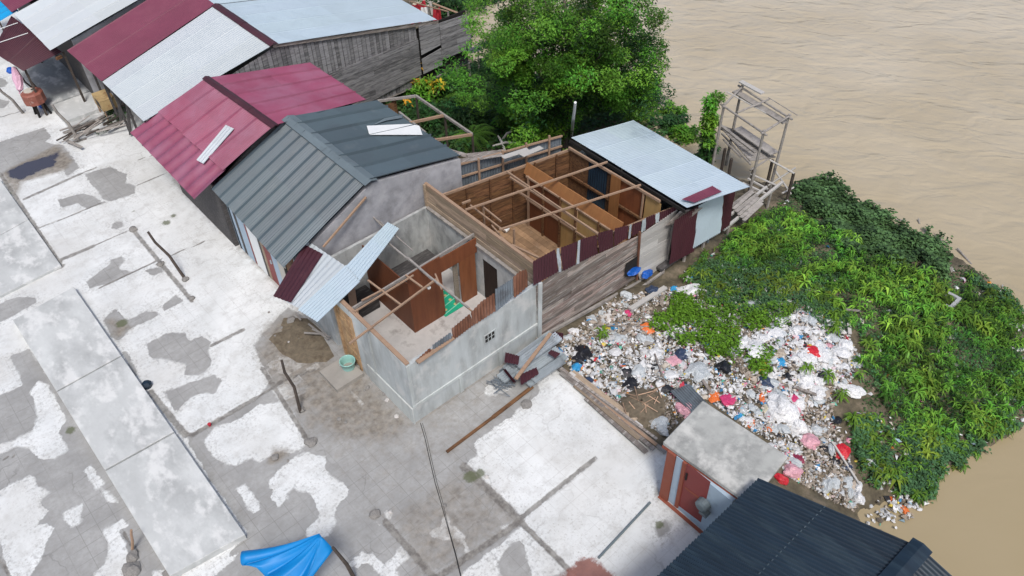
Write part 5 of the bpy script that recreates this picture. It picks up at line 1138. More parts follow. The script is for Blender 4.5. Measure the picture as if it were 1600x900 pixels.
# crotons with orange leaves
for px, py, lab in ((650, 140, 'croton with orange leaves below the grey board wall'), (673, 148, 'croton with yellow and orange leaves beside the timber frame corner'), (632, 112, 'croton with one orange tuft against the grey boards')):
    b = PT(px, py + 14); t = thing('croton', lab, 'shrub', b)
    c = b + V(0, 0, .8) + rng.normal(size=(9, 3)) * V(.32, .32, .3); mb = MB()
    for q in c: mb.tube([b - V(0, 0, .1), q], [.03, .012], 5)
    mb.build('stem', MAT['bark'], t); cloud('green_foliage', c[:6], .3, 40, .24, MAT['leaf'], t, (.8, 1.7), .8, .35)
    cloud('orange_foliage', c[5:] + V(0, 0, .15), .2, 16, .26, MAT['yellowleaf'], t, (.7, 1.2), .8, .35)
# palms / ferns
def palm(px, py, hgt, n, ln, lab):
    b = PT(px, py); t = thing('palm', lab, 'palm', b); top = b + V(0, 0, hgt); mb = MB(); mb.tube([b - V(0, 0, .2), top], [.07, .05], 7)
    mb.build('trunk', MAT['bark'], t)
    for k in range(n):
        a = 6.283 * k / n + random.uniform(-.2, .2); d = V(math.cos(a), math.sin(a), 0); s = V(-d[1], d[0], 0); el = random.uniform(.35, .8); L_ = ln * random.uniform(.8, 1.15)
        m = 16; ts = np.linspace(.1, 1, m); spine = top + d * (ts * L_)[:, None] + V(0, 0, 1) * (el * ts * L_ - .95 * L_ * ts ** 2)[:, None]
        B_ = np.concatenate([spine, spine]); dr = np.concatenate([s + d * .5] * m + [-s + d * .5] * m).reshape(-1, 3); dr = dr / np.linalg.norm(dr, axis=1)[:, None]
        l = np.concatenate([.34 * L_ * np.sin(np.pi * (.12 + .8 * ts))] * 2); g = random.uniform(.7, 1.4)
        leaves('frond', B_, dr, l, np.full(2 * m, .035 * (ln / .9) + .012), l * .05, l * .35, np.tile([g * 1.05, g, g * .7], (2 * m, 1)), MAT['palmleaf'], t)
palm(745, 175, .5, 13, 1.1, 'feathery palm above the end of the bare timber frame')
palm(738, 222, .3, 11, 1.0, 'feathery palm at the lower end of the bare timber frame')
palm(800, 190, .5, 12, 1.1, 'feathery palm behind the loose boards left of the big tree')
palm(765, 150, .7, 12, 1.1, 'feathery palm under the left edge of the big tree crown')
palm(715, 158, .4, 10, .9, 'small palm between the crotons and the big tree')
# dark creeping cover on that bank
BACK = [(585, 160), (600, 120), (640, 128), (720, 95), (760, 100), (790, 30), (1000, 30), (1030, 170), (1060, 190), (1120, 262), (990, 190), (890, 215), (720, 248), (640, 195)]
pp = scatter(BACK, 9000, (11.5, 25, 12, 27)); N = len(pp); ln = rng.uniform(.1, .24, N); g = rng.uniform(.45, 1.35, N) * (1 + .4 * np.sin(pp[:, 0] * 1.9) * np.sin(pp[:, 1] * 2.3))
pp[:, 2] += rng.uniform(.02, .4, N)
tag(leaves('creeping_plants', pp, rdir(N), ln, ln * .8, ln * .2, ln * .4, np.stack([g * rng.uniform(.8, 1.4, N), g, g * .9], 1), MAT['darkleaf']), 'dark heart-leaved creepers covering the bank behind the houses', 'ground cover', kind='stuff')
for k, (a, b_) in enumerate((((778, 212), (790, 238)), ((800, 205), (785, 218)), ((812, 195), (826, 212)), ((770, 228), (810, 224)), ((830, 205), (845, 222)))):
    mb = MB(); p, q = PT(*a, .5), PT(*b_, .25); mb.tube([p, (p + q) / 2 + V(0, 0, .1), q], [.03, .05, .04], 6); tag(mb.build('dead_branch', MAT['palewood']), 'bleached dead branch lying among the plants behind the timber house', 'branch', 'dead branches behind the timber house')

# ---- weeds on the spit
ZW = [(1130, 375), (1235, 312), (1300, 345), (1360, 400), (1440, 430), (1560, 470), (1600, 540), (1620, 640), (1540, 690), (1450, 690), (1400, 660), (1335, 600), (1345, 545), (1310, 490), (1230, 440), (1110, 410)]
ZC = [(1235, 292), (1240, 282), (1290, 276), (1340, 300), (1370, 328), (1405, 342), (1472, 372), (1490, 410), (1480, 440), (1400, 425), (1320, 400), (1250, 340)]
ZE = [(1470, 415), (1560, 440), (1610, 520), (1620, 660), (1530, 698), (1545, 715), (1465, 748), (1455, 790), (1430, 790), (1360, 760), (1315, 690), (1330, 640), (1400, 650), (1500, 670), (1570, 600), (1590, 545), (1540, 470)]
ZG = [(1015, 480), (1060, 455), (1115, 460), (1200, 470), (1215, 520), (1200, 600), (1130, 590), (1085, 550), (1005, 520)]
ZD = [(1060, 445), (1100, 405), (1150, 380), (1235, 425), (1315, 490), (1250, 478), (1150, 470)]
BARE = [[(1300, 460), (1350, 455), (1375, 490), (1380, 550), (1360, 565), (1350, 510), (1310, 490)], [(1240, 400), (1300, 380), (1310, 400), (1260, 420)]]
def notbare(p, f=.15):
    q = proj(p); k = np.ones(len(p), bool)
    for b_ in BARE: k &= ~(inpoly(q, b_) & (rng.uniform(size=len(p)) > f))
    return p[k]
def rosettes(name, p, k, ln, wd, h, mat, label, tone=(.6, 1.4), hue=(.85, 1.3)):
    M_ = len(p); pl = np.repeat(p, k, 0); N = M_ * k
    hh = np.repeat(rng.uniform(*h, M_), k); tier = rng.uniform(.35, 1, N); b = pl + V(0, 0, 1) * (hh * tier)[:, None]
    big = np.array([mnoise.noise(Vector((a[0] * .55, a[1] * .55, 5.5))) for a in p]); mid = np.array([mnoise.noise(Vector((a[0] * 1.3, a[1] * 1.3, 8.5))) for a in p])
    L_ = np.repeat(rng.uniform(*ln, M_) * (1 + .7 * mid), k) * rng.uniform(.7, 1.15, N); g = np.repeat(rng.uniform(*tone, M_) * (1.1 + .7 * big), k) * (.45 + .6 * tier) * rng.uniform(.85, 1.15, N); u = np.repeat(rng.uniform(*hue, M_) * (1 + .35 * mid), k)  # lower leaves darker: shade within each plant put into leaf colour
    return tag(leaves(name, b, rdir(N), L_, L_ * wd, L_ * rng.uniform(.1, .45, N), L_ * rng.uniform(.2, .75, N), np.stack([g * u, g, g * .8], 1), mat), label, 'ground cover', kind='stuff')
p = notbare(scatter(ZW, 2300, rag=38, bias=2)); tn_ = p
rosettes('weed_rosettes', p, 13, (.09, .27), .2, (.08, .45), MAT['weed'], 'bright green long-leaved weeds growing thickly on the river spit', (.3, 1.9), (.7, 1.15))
p = notbare(scatter(ZW, 16000, rag=25, bias=2), .3); N = len(p); ln = rng.uniform(.05, .12, N); g = rng.uniform(.3, 1.15, N) * (1 + .5 * np.sin(p[:, 0] * 1.7 + p[:, 1]) * np.sin(p[:, 1] * 2.0)); p[:, 2] += rng.uniform(.01, .2, N)
tag(leaves('weed_undergrowth', p, rdir(N), ln, ln * .45, ln * .3, ln * .3, np.stack([g * rng.uniform(.7, 1.2, N), g, g], 1), MAT['creeper']), 'low dark undergrowth between the tall weeds on the spit', 'ground cover', kind='stuff')
p = scatter(ZC, 15000, rag=30, bias=3); N = len(p); ln = rng.uniform(.06, .17, N); g = rng.uniform(.25, 1.35, N) * (1 + .45 * np.sin(p[:, 0] * 2.5) * np.sin(p[:, 1] * 2.9)); p[:, 2] = np.maximum(p[:, 2], -1.48) + rng.uniform(.02, .3, N) * (1 + .8 * np.sin(p[:, 0] * 3.7) * np.sin(p[:, 1] * 3.1))
tag(leaves('shore_creepers', p, rdir(N), ln, ln * .8, ln * .25, ln * .3, np.stack([g * 1.15, g * 1.05, g * 1.0], 1), MAT['creeper']), 'blue-green water creepers along the outer shoreline', 'ground cover', kind='stuff')
p = scatter(ZE, 17000, rag=40, bias=10); p = p[np.array([mnoise.noise(Vector((a[0] * .8, a[1] * .8, 1.3))) + .35 * mnoise.noise(Vector((a[0] * 2.8, a[1] * 2.8, 7.3))) > -.1 for a in p])]; N = len(p); ln = rng.uniform(.05, .13, N); g = rng.uniform(.5, 1.5, N) * (1 + .35 * np.sin(p[:, 0] * 2.1) * np.sin(p[:, 1] * 2.3)); p[:, 2] = np.maximum(p[:, 2], -1.48) + rng.uniform(.01, .22, N)
tag(leaves('edge_weeds', p, rdir(N), ln, ln * .65, ln * .25, ln * .3, np.stack([g * .95, g, g * 1.1], 1), MAT['creeper']), 'low weeds thinning out into the muddy water at the lower shore', 'ground cover', kind='stuff')
ZM = [(1130, 375), (1240, 300), (1340, 330), (1400, 385), (1480, 400), (1560, 440), (1612, 520), (1620, 660), (1530, 700), (1465, 745), (1440, 785), (1350, 760), (1320, 690), (1340, 600), (1345, 545), (1310, 490), (1230, 440)]
p = scatter(ZM, 17000, rag=26, bias=0); N = len(p); ln = rng.uniform(.035, .1, N); g = rng.uniform(.35, 1.2, N) * (1 + .4 * np.sin(p[:, 0] * 2.9) * np.sin(p[:, 1] * 2.3)); p[:, 2] += rng.uniform(.0, .06, N)
tag(leaves('low_creepers', p, rdir(N), ln, ln * .7, ln * .15, ln * .25, np.stack([g * 1.05, g, g * .85], 1), MAT['creeper']), 'low creeping greenery over the soil of the spit', 'ground cover', kind='stuff')
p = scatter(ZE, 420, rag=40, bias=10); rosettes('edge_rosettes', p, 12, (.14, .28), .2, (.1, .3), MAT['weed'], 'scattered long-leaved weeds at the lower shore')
p = scatter(ZG, 9000, rag=34, bias=9); N = len(p); ln = rng.uniform(.045, .12, N); g = rng.uniform(.5, 1.6, N); p[:, 2] += rng.uniform(.02, .26, N)
k = mnoise; keep = np.array([mnoise.noise(Vector((a[0] * 1.1, a[1] * 1.1, 3.3))) > -.02 for a in p]); p = p[keep]; g = g[keep]; ln = ln[keep]; N = len(p)
tag(leaves('vine_patch', p, rdir(N), ln, ln * .7, ln * .25, ln * .3, np.stack([g, g, g * .6], 1), MAT['weed']), 'bright green vine patch growing over the middle of the rubbish', 'ground cover', kind='stuff')
ZD = [(1060, 440), (1100, 400), (1150, 380), (1235, 420), (1325, 490), (1330, 520), (1290, 515), (1240, 490), (1180, 500), (1100, 475)]
p = scatter(ZD, 13000, rag=34, bias=0); N = len(p); ln = rng.uniform(.04, .11, N); g = rng.uniform(.5, 1.4, N); p[:, 2] += rng.uniform(.01, .2, N)
tag(leaves('dark_weeds', p, rdir(N), ln, ln * .6, ln * .25, ln * .3, np.stack([g, g, g * 1.05], 1), MAT['creeper']), 'dark short weeds between the tin shed and the rubbish', 'ground cover', kind='stuff')
ZV = [(1000, 500), (1040, 440), (1120, 425), (1240, 455), (1320, 500), (1290, 535), (1200, 560), (1190, 610), (1110, 590), (1060, 545)]
p = scatter(ZV, 11000, rag=60, bias=44); N = len(p); ln = rng.uniform(.04, .11, N); g = rng.uniform(.45, 1.5, N); p[:, 2] += rng.uniform(.03, .26, N)
tag(leaves('creeping_vines', p, rdir(N), ln, ln * .65, ln * .25, ln * .3, np.stack([g, g, g * .7], 1), MAT['weed']), 'loose green creepers spreading over the upper rubbish', 'ground cover', kind='stuff')
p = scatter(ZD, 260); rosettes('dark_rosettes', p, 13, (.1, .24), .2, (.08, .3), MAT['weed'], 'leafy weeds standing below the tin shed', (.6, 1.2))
# isolated plants in the rubbish
for px, py in ((1300, 500), (1298, 478), (1290, 595), (1258, 583), (1310, 625), (940, 528), (1303, 520), (1330, 660)):
    b = PT(px, py); n_ = 26; t_ = rng.uniform(.3, 1, n_); L_ = rng.uniform(.18, .32, n_); g = rng.uniform(.7, 1.4, n_)
    tag(leaves('weed', b + V(0, 0, 1) * (t_ * .35)[:, None], rdir(n_), L_, L_ * .2, L_ * .3, L_ * .5, np.stack([g * 1.1, g, g * .7], 1), MAT['weed']), 'single leafy weed growing up through the rubbish', 'plant', 'single weeds in the rubbish')
# vine covered post
b = P(1118, 160, 2.0); b = V(b[0], b[1], -1.6); t = thing('vine_covered_post', 'post smothered in green vines between the shed roof and the jetty', 'post', b); mb = MB(); top_ = b + V(-.05, .05, 3.65)
mb.tube([b - V(0, 0, .2), top_], [.08, .06], 7); mb.build('post', MAT['darkpole'], t)
c = np.array([b + (top_ - b) * s + rng.normal(size=3) * .1 for s in np.linspace(.1, .62, 16)]); cloud('dry_vines', c, .24, 160, .12, MAT['darkleaf'], t, (.5, 1.1))
c = np.array([b + (top_ - b) * s + rng.normal(size=3) * .1 for s in np.linspace(.55, 1.02, 11)]); cloud('green_vines', c, .27, 190, .13, MAT['leaf'], t, (.8, 1.6))

# ================================================================== RUBBISH
import bmesh
TZ = [(868, 545), (900, 512), (960, 467), (1040, 450), (1110, 452), (1200, 480), (1230, 470), (1312, 500), (1342, 560), (1330, 600), (1300, 640), (1322, 700), (1345, 770), (1335, 803), (1230, 745), (1200, 690), (1100, 622), (1040, 680), (990, 655), (900, 590)]
CORE = [(1165, 530), (1225, 485), (1320, 508), (1340, 570), (1290, 612), (1240, 680), (1200, 660), (1190, 590)]
def bag_mesh(name, mat, seed, flat=.6, rough=.5, sub=3):
    bm = bmesh.new(); bmesh.ops.create_icosphere(bm, subdivisions=sub, radius=1.0); o_ = Vector((seed * 7.3, seed * 3.1, seed))
    for v in bm.verts:
        n_ = v.co.copy(); f = 1 + rough * mnoise.noise(n_ * 1.3 + o_) + .3 * rough * abs(mnoise.noise(n_ * 3.2 + o_)) - .2 * abs(mnoise.noise(n_ * 6 + o_))
        v.co = n_ * f; v.co.z = max(v.co.z * flat, -.3)
    me = D.meshes.new(name); bm.to_mesh(me); bm.free(); me.materials.append(mat); return me
PC = dict(white=(.72, .73, .74), clear=(.5, .54, .56), black=(.012, .013, .018), red=(.6, .02, .035), magenta=(.62, .05, .17), deepblue=(.008, .1, .45), orange=(.75, .17, .03), pink=(.68, .36, .42), blue=(.03, .3, .6), navy=(.03, .05, .1), yellow=(.66, .5, .05), green=(.05, .42, .25), beige=(.42, .36, .29), brown=(.24, .12, .05), maroon=(.25, .02, .06))
BM = {k: [bag_mesh('plastic_bag', plastic(k + '_plastic', c), i + j * 3.7, flat=(.45, .62, .35)[i]) for i in range(3)] for j, (k, c) in enumerate(PC.items())}
WORDS = dict(white='white', clear='greyish translucent', black='black', red='red', magenta='magenta', deepblue='deep blue', orange='orange', pink='pink', blue='blue', navy='dark blue', yellow='yellow', green='green', beige='beige', brown='brown', maroon='maroon')
first = {}
def bag(color, px, py, r, label=None, cat='plastic bag', dz=0.0, p=None, name='plastic_bag'):
    if p is None: p = PT(px, py)
    key = (color, random.randrange(3))
    if key not in first:
        o = D.objects.new(name, BM[color][key[1]]); first[key] = o
    else: o = first[key].copy(); o.name = name
    COL.objects.link(o); o.location = (p[0], p[1], p[2] + r * .15 + dz); o.rotation_euler = (random.uniform(-.2, .2), random.uniform(-.2, .2), random.uniform(0, 6.28))
    s = r * random.uniform(.9, 1.1); o.scale = (s, s * random.uniform(.6, 1.0), s * random.uniform(.7, 1.1))
    for k_ in ('label', 'category', 'group'):
        if k_ in o: del o[k_]
    if label: tag(o, label, cat)
    else: tag(o, WORDS[color] + ' crumpled plastic bag in the riverside rubbish heap', cat, WORDS[color] + ' plastic bags in the rubbish heap')
    return o
SPEC = [('pink', 1072, 642, .34, 'big pink and white bag lying against the corner of the booth roof'), ('magenta', 1137, 625, .3, 'magenta bag behind the top corner of the booth roof'), ('orange', 1116, 621, .2, 'orange bag beside the magenta bag behind the booth roof'),
        ('red', 1313, 706, .26, 'round red bag at the green edge of the rubbish'), ('pink', 1237, 738, .27, 'faded pink bag right of the booth roof'), ('red', 1218, 748, .2, 'red bag tucked beside the booth roof edge'), ('maroon', 1248, 718, .2, 'maroon bag above the faded pink bag by the booth roof'),
        ('white', 1217, 641, .42, 'largest smooth white bag in front of the brown rubble'), ('blue', 959, 513, .17, 'bright blue square scrap near the timber house stilts'), ('orange', 1010, 515, .22, 'wide orange bag near the green vine patch'), ('orange', 1053, 513, .13, 'small orange bag at the edge of the green vine patch'),
        ('pink', 1052, 565, .25, 'salmon pink bag beside a dark bag in the middle of the rubbish'), ('navy', 1064, 557, .2, 'dark blue bag beside the salmon pink bag'), ('black', 911, 553, .3, 'large black bag next to the scrap roofing pile'), ('black', 905, 566, .2, 'small black bag below the large black bag by the scrap pile'),
        ('black', 982, 584, .22, 'upright black bag in the middle of the near rubbish'), ('black', 986, 601, .22, 'black bag above the brown compost heap'), ('black', 1026, 574, .17, 'black bag right of the orange scrap in the near rubbish'), ('clear', 1089, 583, .36, 'large pale translucent bag in the middle of the rubbish'),
        ('white', 1086, 456, .34, 'white heap of bags below the tin shed'), ('white', 1064, 455, .2, 'small white bag left of the white heap below the tin shed'), ('white', 1258, 594, .3, 'flat white bag lying on the brown rubble slope'), ('black', 1283, 593, .2, 'black bag between the flat white bag and the weeds'),
        ('white', 1333, 612, .26, 'pale bottle shaped bag at the edge of the weeds'), ('orange', 1427, 722, .2, 'orange bag among the weeds near the lower shore'), ('white', 1420, 733, .14, 'white bag beside the orange bag near the lower shore'), ('white', 1372, 738, .2, 'white bag on the dark weeds above the lower shore'), ('clear', 1362, 722, .26, 'bluish clear bag on the dark weeds above the lower shore'),
        ('magenta', 1190, 601, .12, 'small magenta bag between white bags'), ('orange', 1191, 622, .17, 'orange bag left of the largest white bag'), ('green', 1193, 470, .1, 'small green bag under the shed side weeds'), ('yellow', 1147, 513, .1, 'small yellow bag in the green vine patch'), ('blue', 1115, 442, .12, 'blue bag just below the tin shed wall'), ('blue', 1057, 492, .14, 'blue bag at the top of the green vine patch'),
        ('blue', 1155, 650, .12, 'round blue bag beside the booth roof'), ('orange', 1173, 662, .14, 'orange scrap bag near the right side of the booth roof'), ('orange', 1200, 670, .12, 'reddish orange bag below the largest white bag'), ('red', 932, 563, .1, 'small red bag near the two black bags by the boards'), ('white', 1160, 538, .26, 'long white bag on the green vines'), ('black', 1130, 576, .25, 'row of black bags at the lower edge of the vines'),
        ('black', 1233, 556, .14, 'round black bag in the middle of the white bags'), ('pink', 1210, 563, .15, 'pale pink bag left of the round black bag'), ('yellow', 1263, 543, .12, 'yellow and black scrap bag among the white bags'), ('clear', 1222, 455, .3, 'grey translucent bag on the dark weeds'), ('clear', 1180, 475, .25, 'pale clear bag on the dark weeds left of the small green bag'),
        ('black', 1287, 700, .14, 'small black bag above the round red bag'), ('pink', 1262, 690, .28, 'faded pink sack on the brown slope below the largest white bag'), ('white', 1590, 543, .2, 'white bag at the far right edge of the weeds'), ('white', 1355, 344, .12, 'small white scrap on the shore creepers')]
for c, x, y, r, l in SPEC: bag(c, x, y, r, l)
random.seed(4)
cand = scatter(TZ, 900, (10.5, 19, 0, 15)); qx = proj(cand); core = inpoly(qx, CORE); vine = inpoly(qx, ZG)
n_b = 0
for i in range(len(cand)):
    if n_b >= 245: break
    if vine[i] and random.random() > .45: continue
    if not core[i] and random.random() > .5: continue
    u = random.random()
    col_ = 'white' if u < (.55 if core[i] else .3) else 'clear' if u < .8 else 'black' if u < .85 else 'beige' if u < .88 else random.choice(['pink', 'red', 'blue', 'navy', 'yellow', 'green', 'orange', 'pink', 'magenta', 'pink', 'navy', 'black'])
    bag(col_, 0, 0, random.choice([.07, .09, .12, .15, .2]) * random.uniform(.85, 1.25) * (1.25 if core[i] else 1.0), p=cand[i], dz=random.uniform(-.03, .05)); n_b += 1
# small mixed litter nobody could count
def litter(p, seed, size=(.02, .08), beige=None):
    N = len(p); PAL = np.array([(.74, .75, .76), (.66, .68, .7), (.5, .52, .53), (.38, .36, .33), (.28, .23, .18), (.12, .1, .08), (.55, .5, .43), (.03, .03, .035), (.55, .05, .08), (.7, .3, .4), (.05, .25, .5), (.75, .3, .05), (.7, .55, .1), (.1, .4, .3), (.35, .5, .6)])
    W = np.array([.3, .2, .13, .1, .09, .08, .08, .03, .015, .02, .02, .012, .015, .012, .02]); W /= W.sum()
    c = PAL[rng.choice(len(PAL), N, p=W)]
    if beige is not None: c = np.where(beige[:, None] & (rng.uniform(size=N) < .7)[:, None], np.array([.42, .36, .3]) * rng.uniform(.5, 1.2, N)[:, None], c)
    c = c * rng.uniform(.75, 1.1, N)[:, None]
    mb = MB()
    for i in range(N):
        s = random.uniform(*size) * (1 if random.random() < .93 else 1.9); a = random.uniform(0, 6.28); k_ = random.randint(3, 6)
        e = V(random.gauss(0, .5), random.gauss(0, .5), 1); e /= np.linalg.norm(e); u = np.cross(e, V(math.cos(a), math.sin(a), .1)); u /= np.linalg.norm(u); w_ = np.cross(e, u); asp = random.uniform(.35, 1)
        ctr = p[i] + V(0, 0, random.uniform(0, .08)); ring = [ctr + (u * math.cos(t) + w_ * math.sin(t) * asp) * s * random.uniform(.6, 1.2) + e * random.uniform(-.3, .1) * s for t in np.linspace(0, 6.28, k_ + 1)[:-1]]
        top = ctr + e * s * random.uniform(.15, .6)
        ii = [mb.vert(q) for q in ring]; ti = mb.vert(top)
        for j in range(k_): mb.f.append([ii[j], ii[(j + 1) % k_], ti]); mb.c.append(tuple(c[i])); mb.m.append(0)
    return mb
p = scatter(TZ, 16000, (10.5, 19, 0, 15)); q = proj(p); keep = ~(inpoly(q, ZG) & (rng.uniform(size=len(p)) > .6)); p = p[keep]; q = q[keep]
tag(litter(p, 1, beige=(np.array([mnoise.noise(Vector((a[0] * 1.2, a[1] * 1.2, 2.2))) for a in p]) > .3) | ((q[:, 0] < 1060) & (q[:, 1] < 530)) | ((q[:, 1] > 600) & (q[:, 0] > 1250))).build('mixed_litter', MAT['litter']), 'countless small scraps of mixed litter covering the dump', 'litter', kind='stuff')
p = np.concatenate([scatter(CORE, 1500, (10.5, 20, 0, 15)), scatter(TZ, 1000, (10.5, 19, 0, 15))]); q = proj(p); p = p[~(inpoly(q, ZG) & (rng.uniform(size=len(p)) > .5))]
mbf = litter(p, 5, (.05, .12)); mbf.c = [(lambda l: tuple(min(.8, .35 * k + .42) if l > .3 else k for k in c_))(sum(c_) / 3) for c_ in mbf.c]
tag(mbf.build('plastic_film', MAT['litter']), 'crumpled pale plastic film and wrappers matted over the dump', 'litter', kind='stuff')
p = np.concatenate([scatter(ZD, 420), scatter(ZE, 330), scatter(ZW, 110)])
tag(litter(p, 2, (.04, .12)).build('scattered_litter', MAT['litter']), 'thin scatter of litter caught in the weeds', 'litter', kind='stuff')
# floating raft of litter by the lower shore
p0 = P(1402, 785, -1.46); p = p0 + rng.normal(size=(140, 3)) * V(.42, .2, .02); mbx = litter(p, 3, (.04, .12)); tag(mbx.build('floating_litter', MAT['litter']), 'small raft of floating scraps in the brown water by the navy roof', 'litter', kind='stuff')
for k, (px, py) in enumerate(((1392, 781), (1412, 797))): bag('orange', 0, 0, .14, ('yellow-orange bag floating in the left of the small raft', 'yellow-orange bag floating in the right of the small raft')[k], p=P(px, py, -1.5))
# pieces of timber in the dump
for k, (a, b_, w_) in enumerate((((985, 483), (1040, 449), .16), ((1300, 690), (1343, 757), .05), ((1315, 483), (1345, 486), .06), ((1095, 590), (1110, 612), .08), ((1240, 604), (1290, 622), .07), ((1023, 553), (1040, 600), .04), ((929, 508), (1030, 511), .03), ((1040, 500), (1052, 520), .06), ((1326, 505), (1328, 522), .1))):
    mb = MB(); p, q = PT(*a, .16), PT(*b_, .12); mb.beam(p, q, w_, .03 + w_ * .2)
    tag(mb.build('board', MAT['palewood' if k in (0, 1, 8) else 'greywood']), ('pale wide board propped in the dump under the timber house', 'thin pale strip at the edge of the weeds below the round red bag', 'short stick on the bare brown patch among the weeds', 'short grey board in the middle of the rubbish', 'brown board on the rubble slope below the white bags', 'grey stick lying in the near rubbish', 'thin pole across the rubbish near the stilts', 'short board at the edge of the green vines', 'grey slat at the edge of the bare brown patch')[k], 'board')
q = [PT(1046, 611, .25), PT(1076, 600, .3), PT(1107, 633, .3), PT(1083, 648, .2)]
mb = MB(); mb.corr(q[0], q[1], q[2], q[3], 8, amp=.03, per=8, lap=99, lift=0, rows=2); tag(mb.build('roofing_sheet', MAT['oldzinc']), 'grey corrugated sheet lying in the dump beside the booth roof', 'roofing sheet')
c = PT(1000, 638); mb = MB(); n_ = 16
rows = [[mb.vert(c + V(1.0 * s_ * math.cos(t) * (1 + .2 * mnoise.noise(Vector((math.cos(t), math.sin(t), s_)))), .6 * s_ * math.sin(t), .3 * (1 - s_ ** 2) + .06 * random.random())) for t in np.linspace(0, 6.28, n_, False)] for s_ in (.05, .3, .55, .8, 1.0)]
for j in range(4):
    for i in range(n_): mb.f.append([rows[j][i], rows[j][(i + 1) % n_], rows[j + 1][(i + 1) % n_], rows[j + 1][i]]); mb.c.append((1, 1, 1)); mb.m.append(0)
tag(mb.build('compost_heap', MAT['sand'], smooth=True), 'brown compost heap in the dump beside the long boards', 'heap')
for k in range(16):
    a = random.uniform(0, 6.28); p = c + V(.75 * random.uniform(.1, 1) * math.cos(a), .45 * random.uniform(.1, 1) * math.sin(a), .3); d = V(math.cos(a * 3), math.sin(a * 3), 0) * random.uniform(.1, .3)
    mb = MB(); mb.tube([p - d, p + d + V(0, 0, .03)], .013, 5, (random.uniform(.7, 1.8),) * 3); tag(mb.build('twig', MAT['timber']), 'short twig lying on the brown compost heap', 'twig', 'twigs on the compost heap')
# concrete block, floating sticks
b = PT(1482, 474, .2); t = thing('concrete_block', 'pale hollow concrete frame lying in the weeds near the far shore', 'block', b)
mb = MB()
for y in (-.16, .16): mb.box(b[0] - .34, b[0] + .34, b[1] + y - .05, b[1] + y + .05, b[2], b[2] + .16)
for x in (-.3, .3): mb.box(b[0] + x - .05, b[0] + x + .05, b[1] - .108, b[1] + .108, b[2], b[2] + .155)
mb.build('frame', MAT['concrete'], t)
for k, (a, b_) in enumerate((((1496, 388), (1518, 413)), ((1435, 342), (1437, 350)), ((1470, 372), (1472, 386)), ((1415, 345), (1400, 343)))):
    mb = MB(); mb.tube([P(*a, -1.42), P(*b_, -1.5)], .03, 6); tag(mb.build('stick', MAT['greypole']), ('long stick floating off the outer shore', 'tiny stick poking out of the water by the outer creepers', 'short stick poking out of the water at the middle of the outer shore', 'flat stick at the edge of the shore creepers')[k], 'stick')
for k, (px, py) in enumerate(((987, 418), (1008, 423))):
    p = PY(px, py, 11.17); o = bag('deepblue', 0, 0, .24, ('blue plastic bundle stuffed in the left gap of the plank wall', 'blue plastic bundle under the pale boards of the plank wall')[k], p=V(p[0], 11.12, p[2] - .12)); 
mb = MB(); q = onY(11.17, [(978, 412), (996, 400), (994, 432), (976, 432)])
mb.prism([V(x, 11.17, z) for x, z in q], V(0, -.01, 0)); mb.build('wall_gap', MAT['black'], th)

# ================================================================== SMALL THINGS ON THE PLAZA
def pole(base, top, h, r, label, mat='darkpole', bend=.06, name='pole', cat='pole', group=None):
    b, t = P(*base, -.05), P(*top, h); m_ = b * .5 + t * .5 + V(bend, -bend * .6, 0); m3 = b * .22 + t * .78 + V(-bend * .4, bend * .5, 0)
    mb = MB(); mb.tube([b, m_, m3, t], [r, r * .92, r * .85, r * .75], 7); return tag(mb.build(name, MAT[mat]), label, cat, group)
pole((290, 437), (231, 362), 1.5, .05, 'dark crooked pole leaning over the white paving left of the grey roof')
pole((470, 646), (440, 563), 1.9, .045, 'dark upright pole on the dirty paving left of the turquoise bucket')
pole((125, 222), (81, 163), 1.7, .06, 'grey forked pole standing at the pile of sticks', 'greypole')
pole((118, 220), (108, 195), .5, .05, 'short grey stake beside the forked pole', 'greypole')
pole((37, 178), (-6, 133), 1.6, .06, 'dark leaning pole at the left edge near the red-brown box', 'greypole')
pole((207, 863), (205, 828), .8, .035, 'thin orange-brown stick standing in a cement blob left of the long slab', 'timber', .01)
pole((71, 163), (42, 116), 1.6, .05, 'dark pole beside the red-brown box at the stage edge')
pole((56, 150), (36, 122), 1.2, .04, 'second dark pole behind the red-brown box')
# lumps of cement and stones
def rock(px, py, r, label, group=None, mat='rock', seed=0):
    me = bag_mesh('stone', MAT[mat], seed + px * .13, .6, .45, 2); me.color_attributes.new('col', 'FLOAT_COLOR', 'CORNER').data.foreach_set('color', [1.0] * (len(me.loops) * 4))
    o = D.objects.new('stone', me); COL.objects.link(o); o.location = P(px, py, r * .2); o.scale = (r, r, r); return tag(o, label, 'stone', group)
for px, py, r, l in ((207, 870, .16, 'cement blob holding the thin orange-brown stick'), (486, 690, .16, 'grey stone at the end of the groove left of the roofless house'), (208, 358, .14, 'flat cement lump at the groove corner near the dark crooked pole'), (290, 436, .12, 'cement lump at the foot of the dark crooked pole'),
                    (250, 412, .12, 'cement lump at the crossing of two grooves'), (205, 890, .2, 'large broken cement lump left of the long slab end'), (822, 632, .15, 'grey lump on the white paving below the scrap roofing'), (262, 897, .12, 'small dark lump at the lower end of the long slab'), (586, 803, .14, 'grey gravel lump on the bare paving in the middle'),
                    (455, 500, .13, 'pale broken lump at the edge of the soil heap'), (470, 640, .12, 'cement lump at the foot of the upright pole'), (430, 715, .1, 'small dark lump beside the white patch below the upright pole'), (300, 466, .1, 'dark lump at the end of the groove by the crooked pole')):
    rock(px, py, r, l)
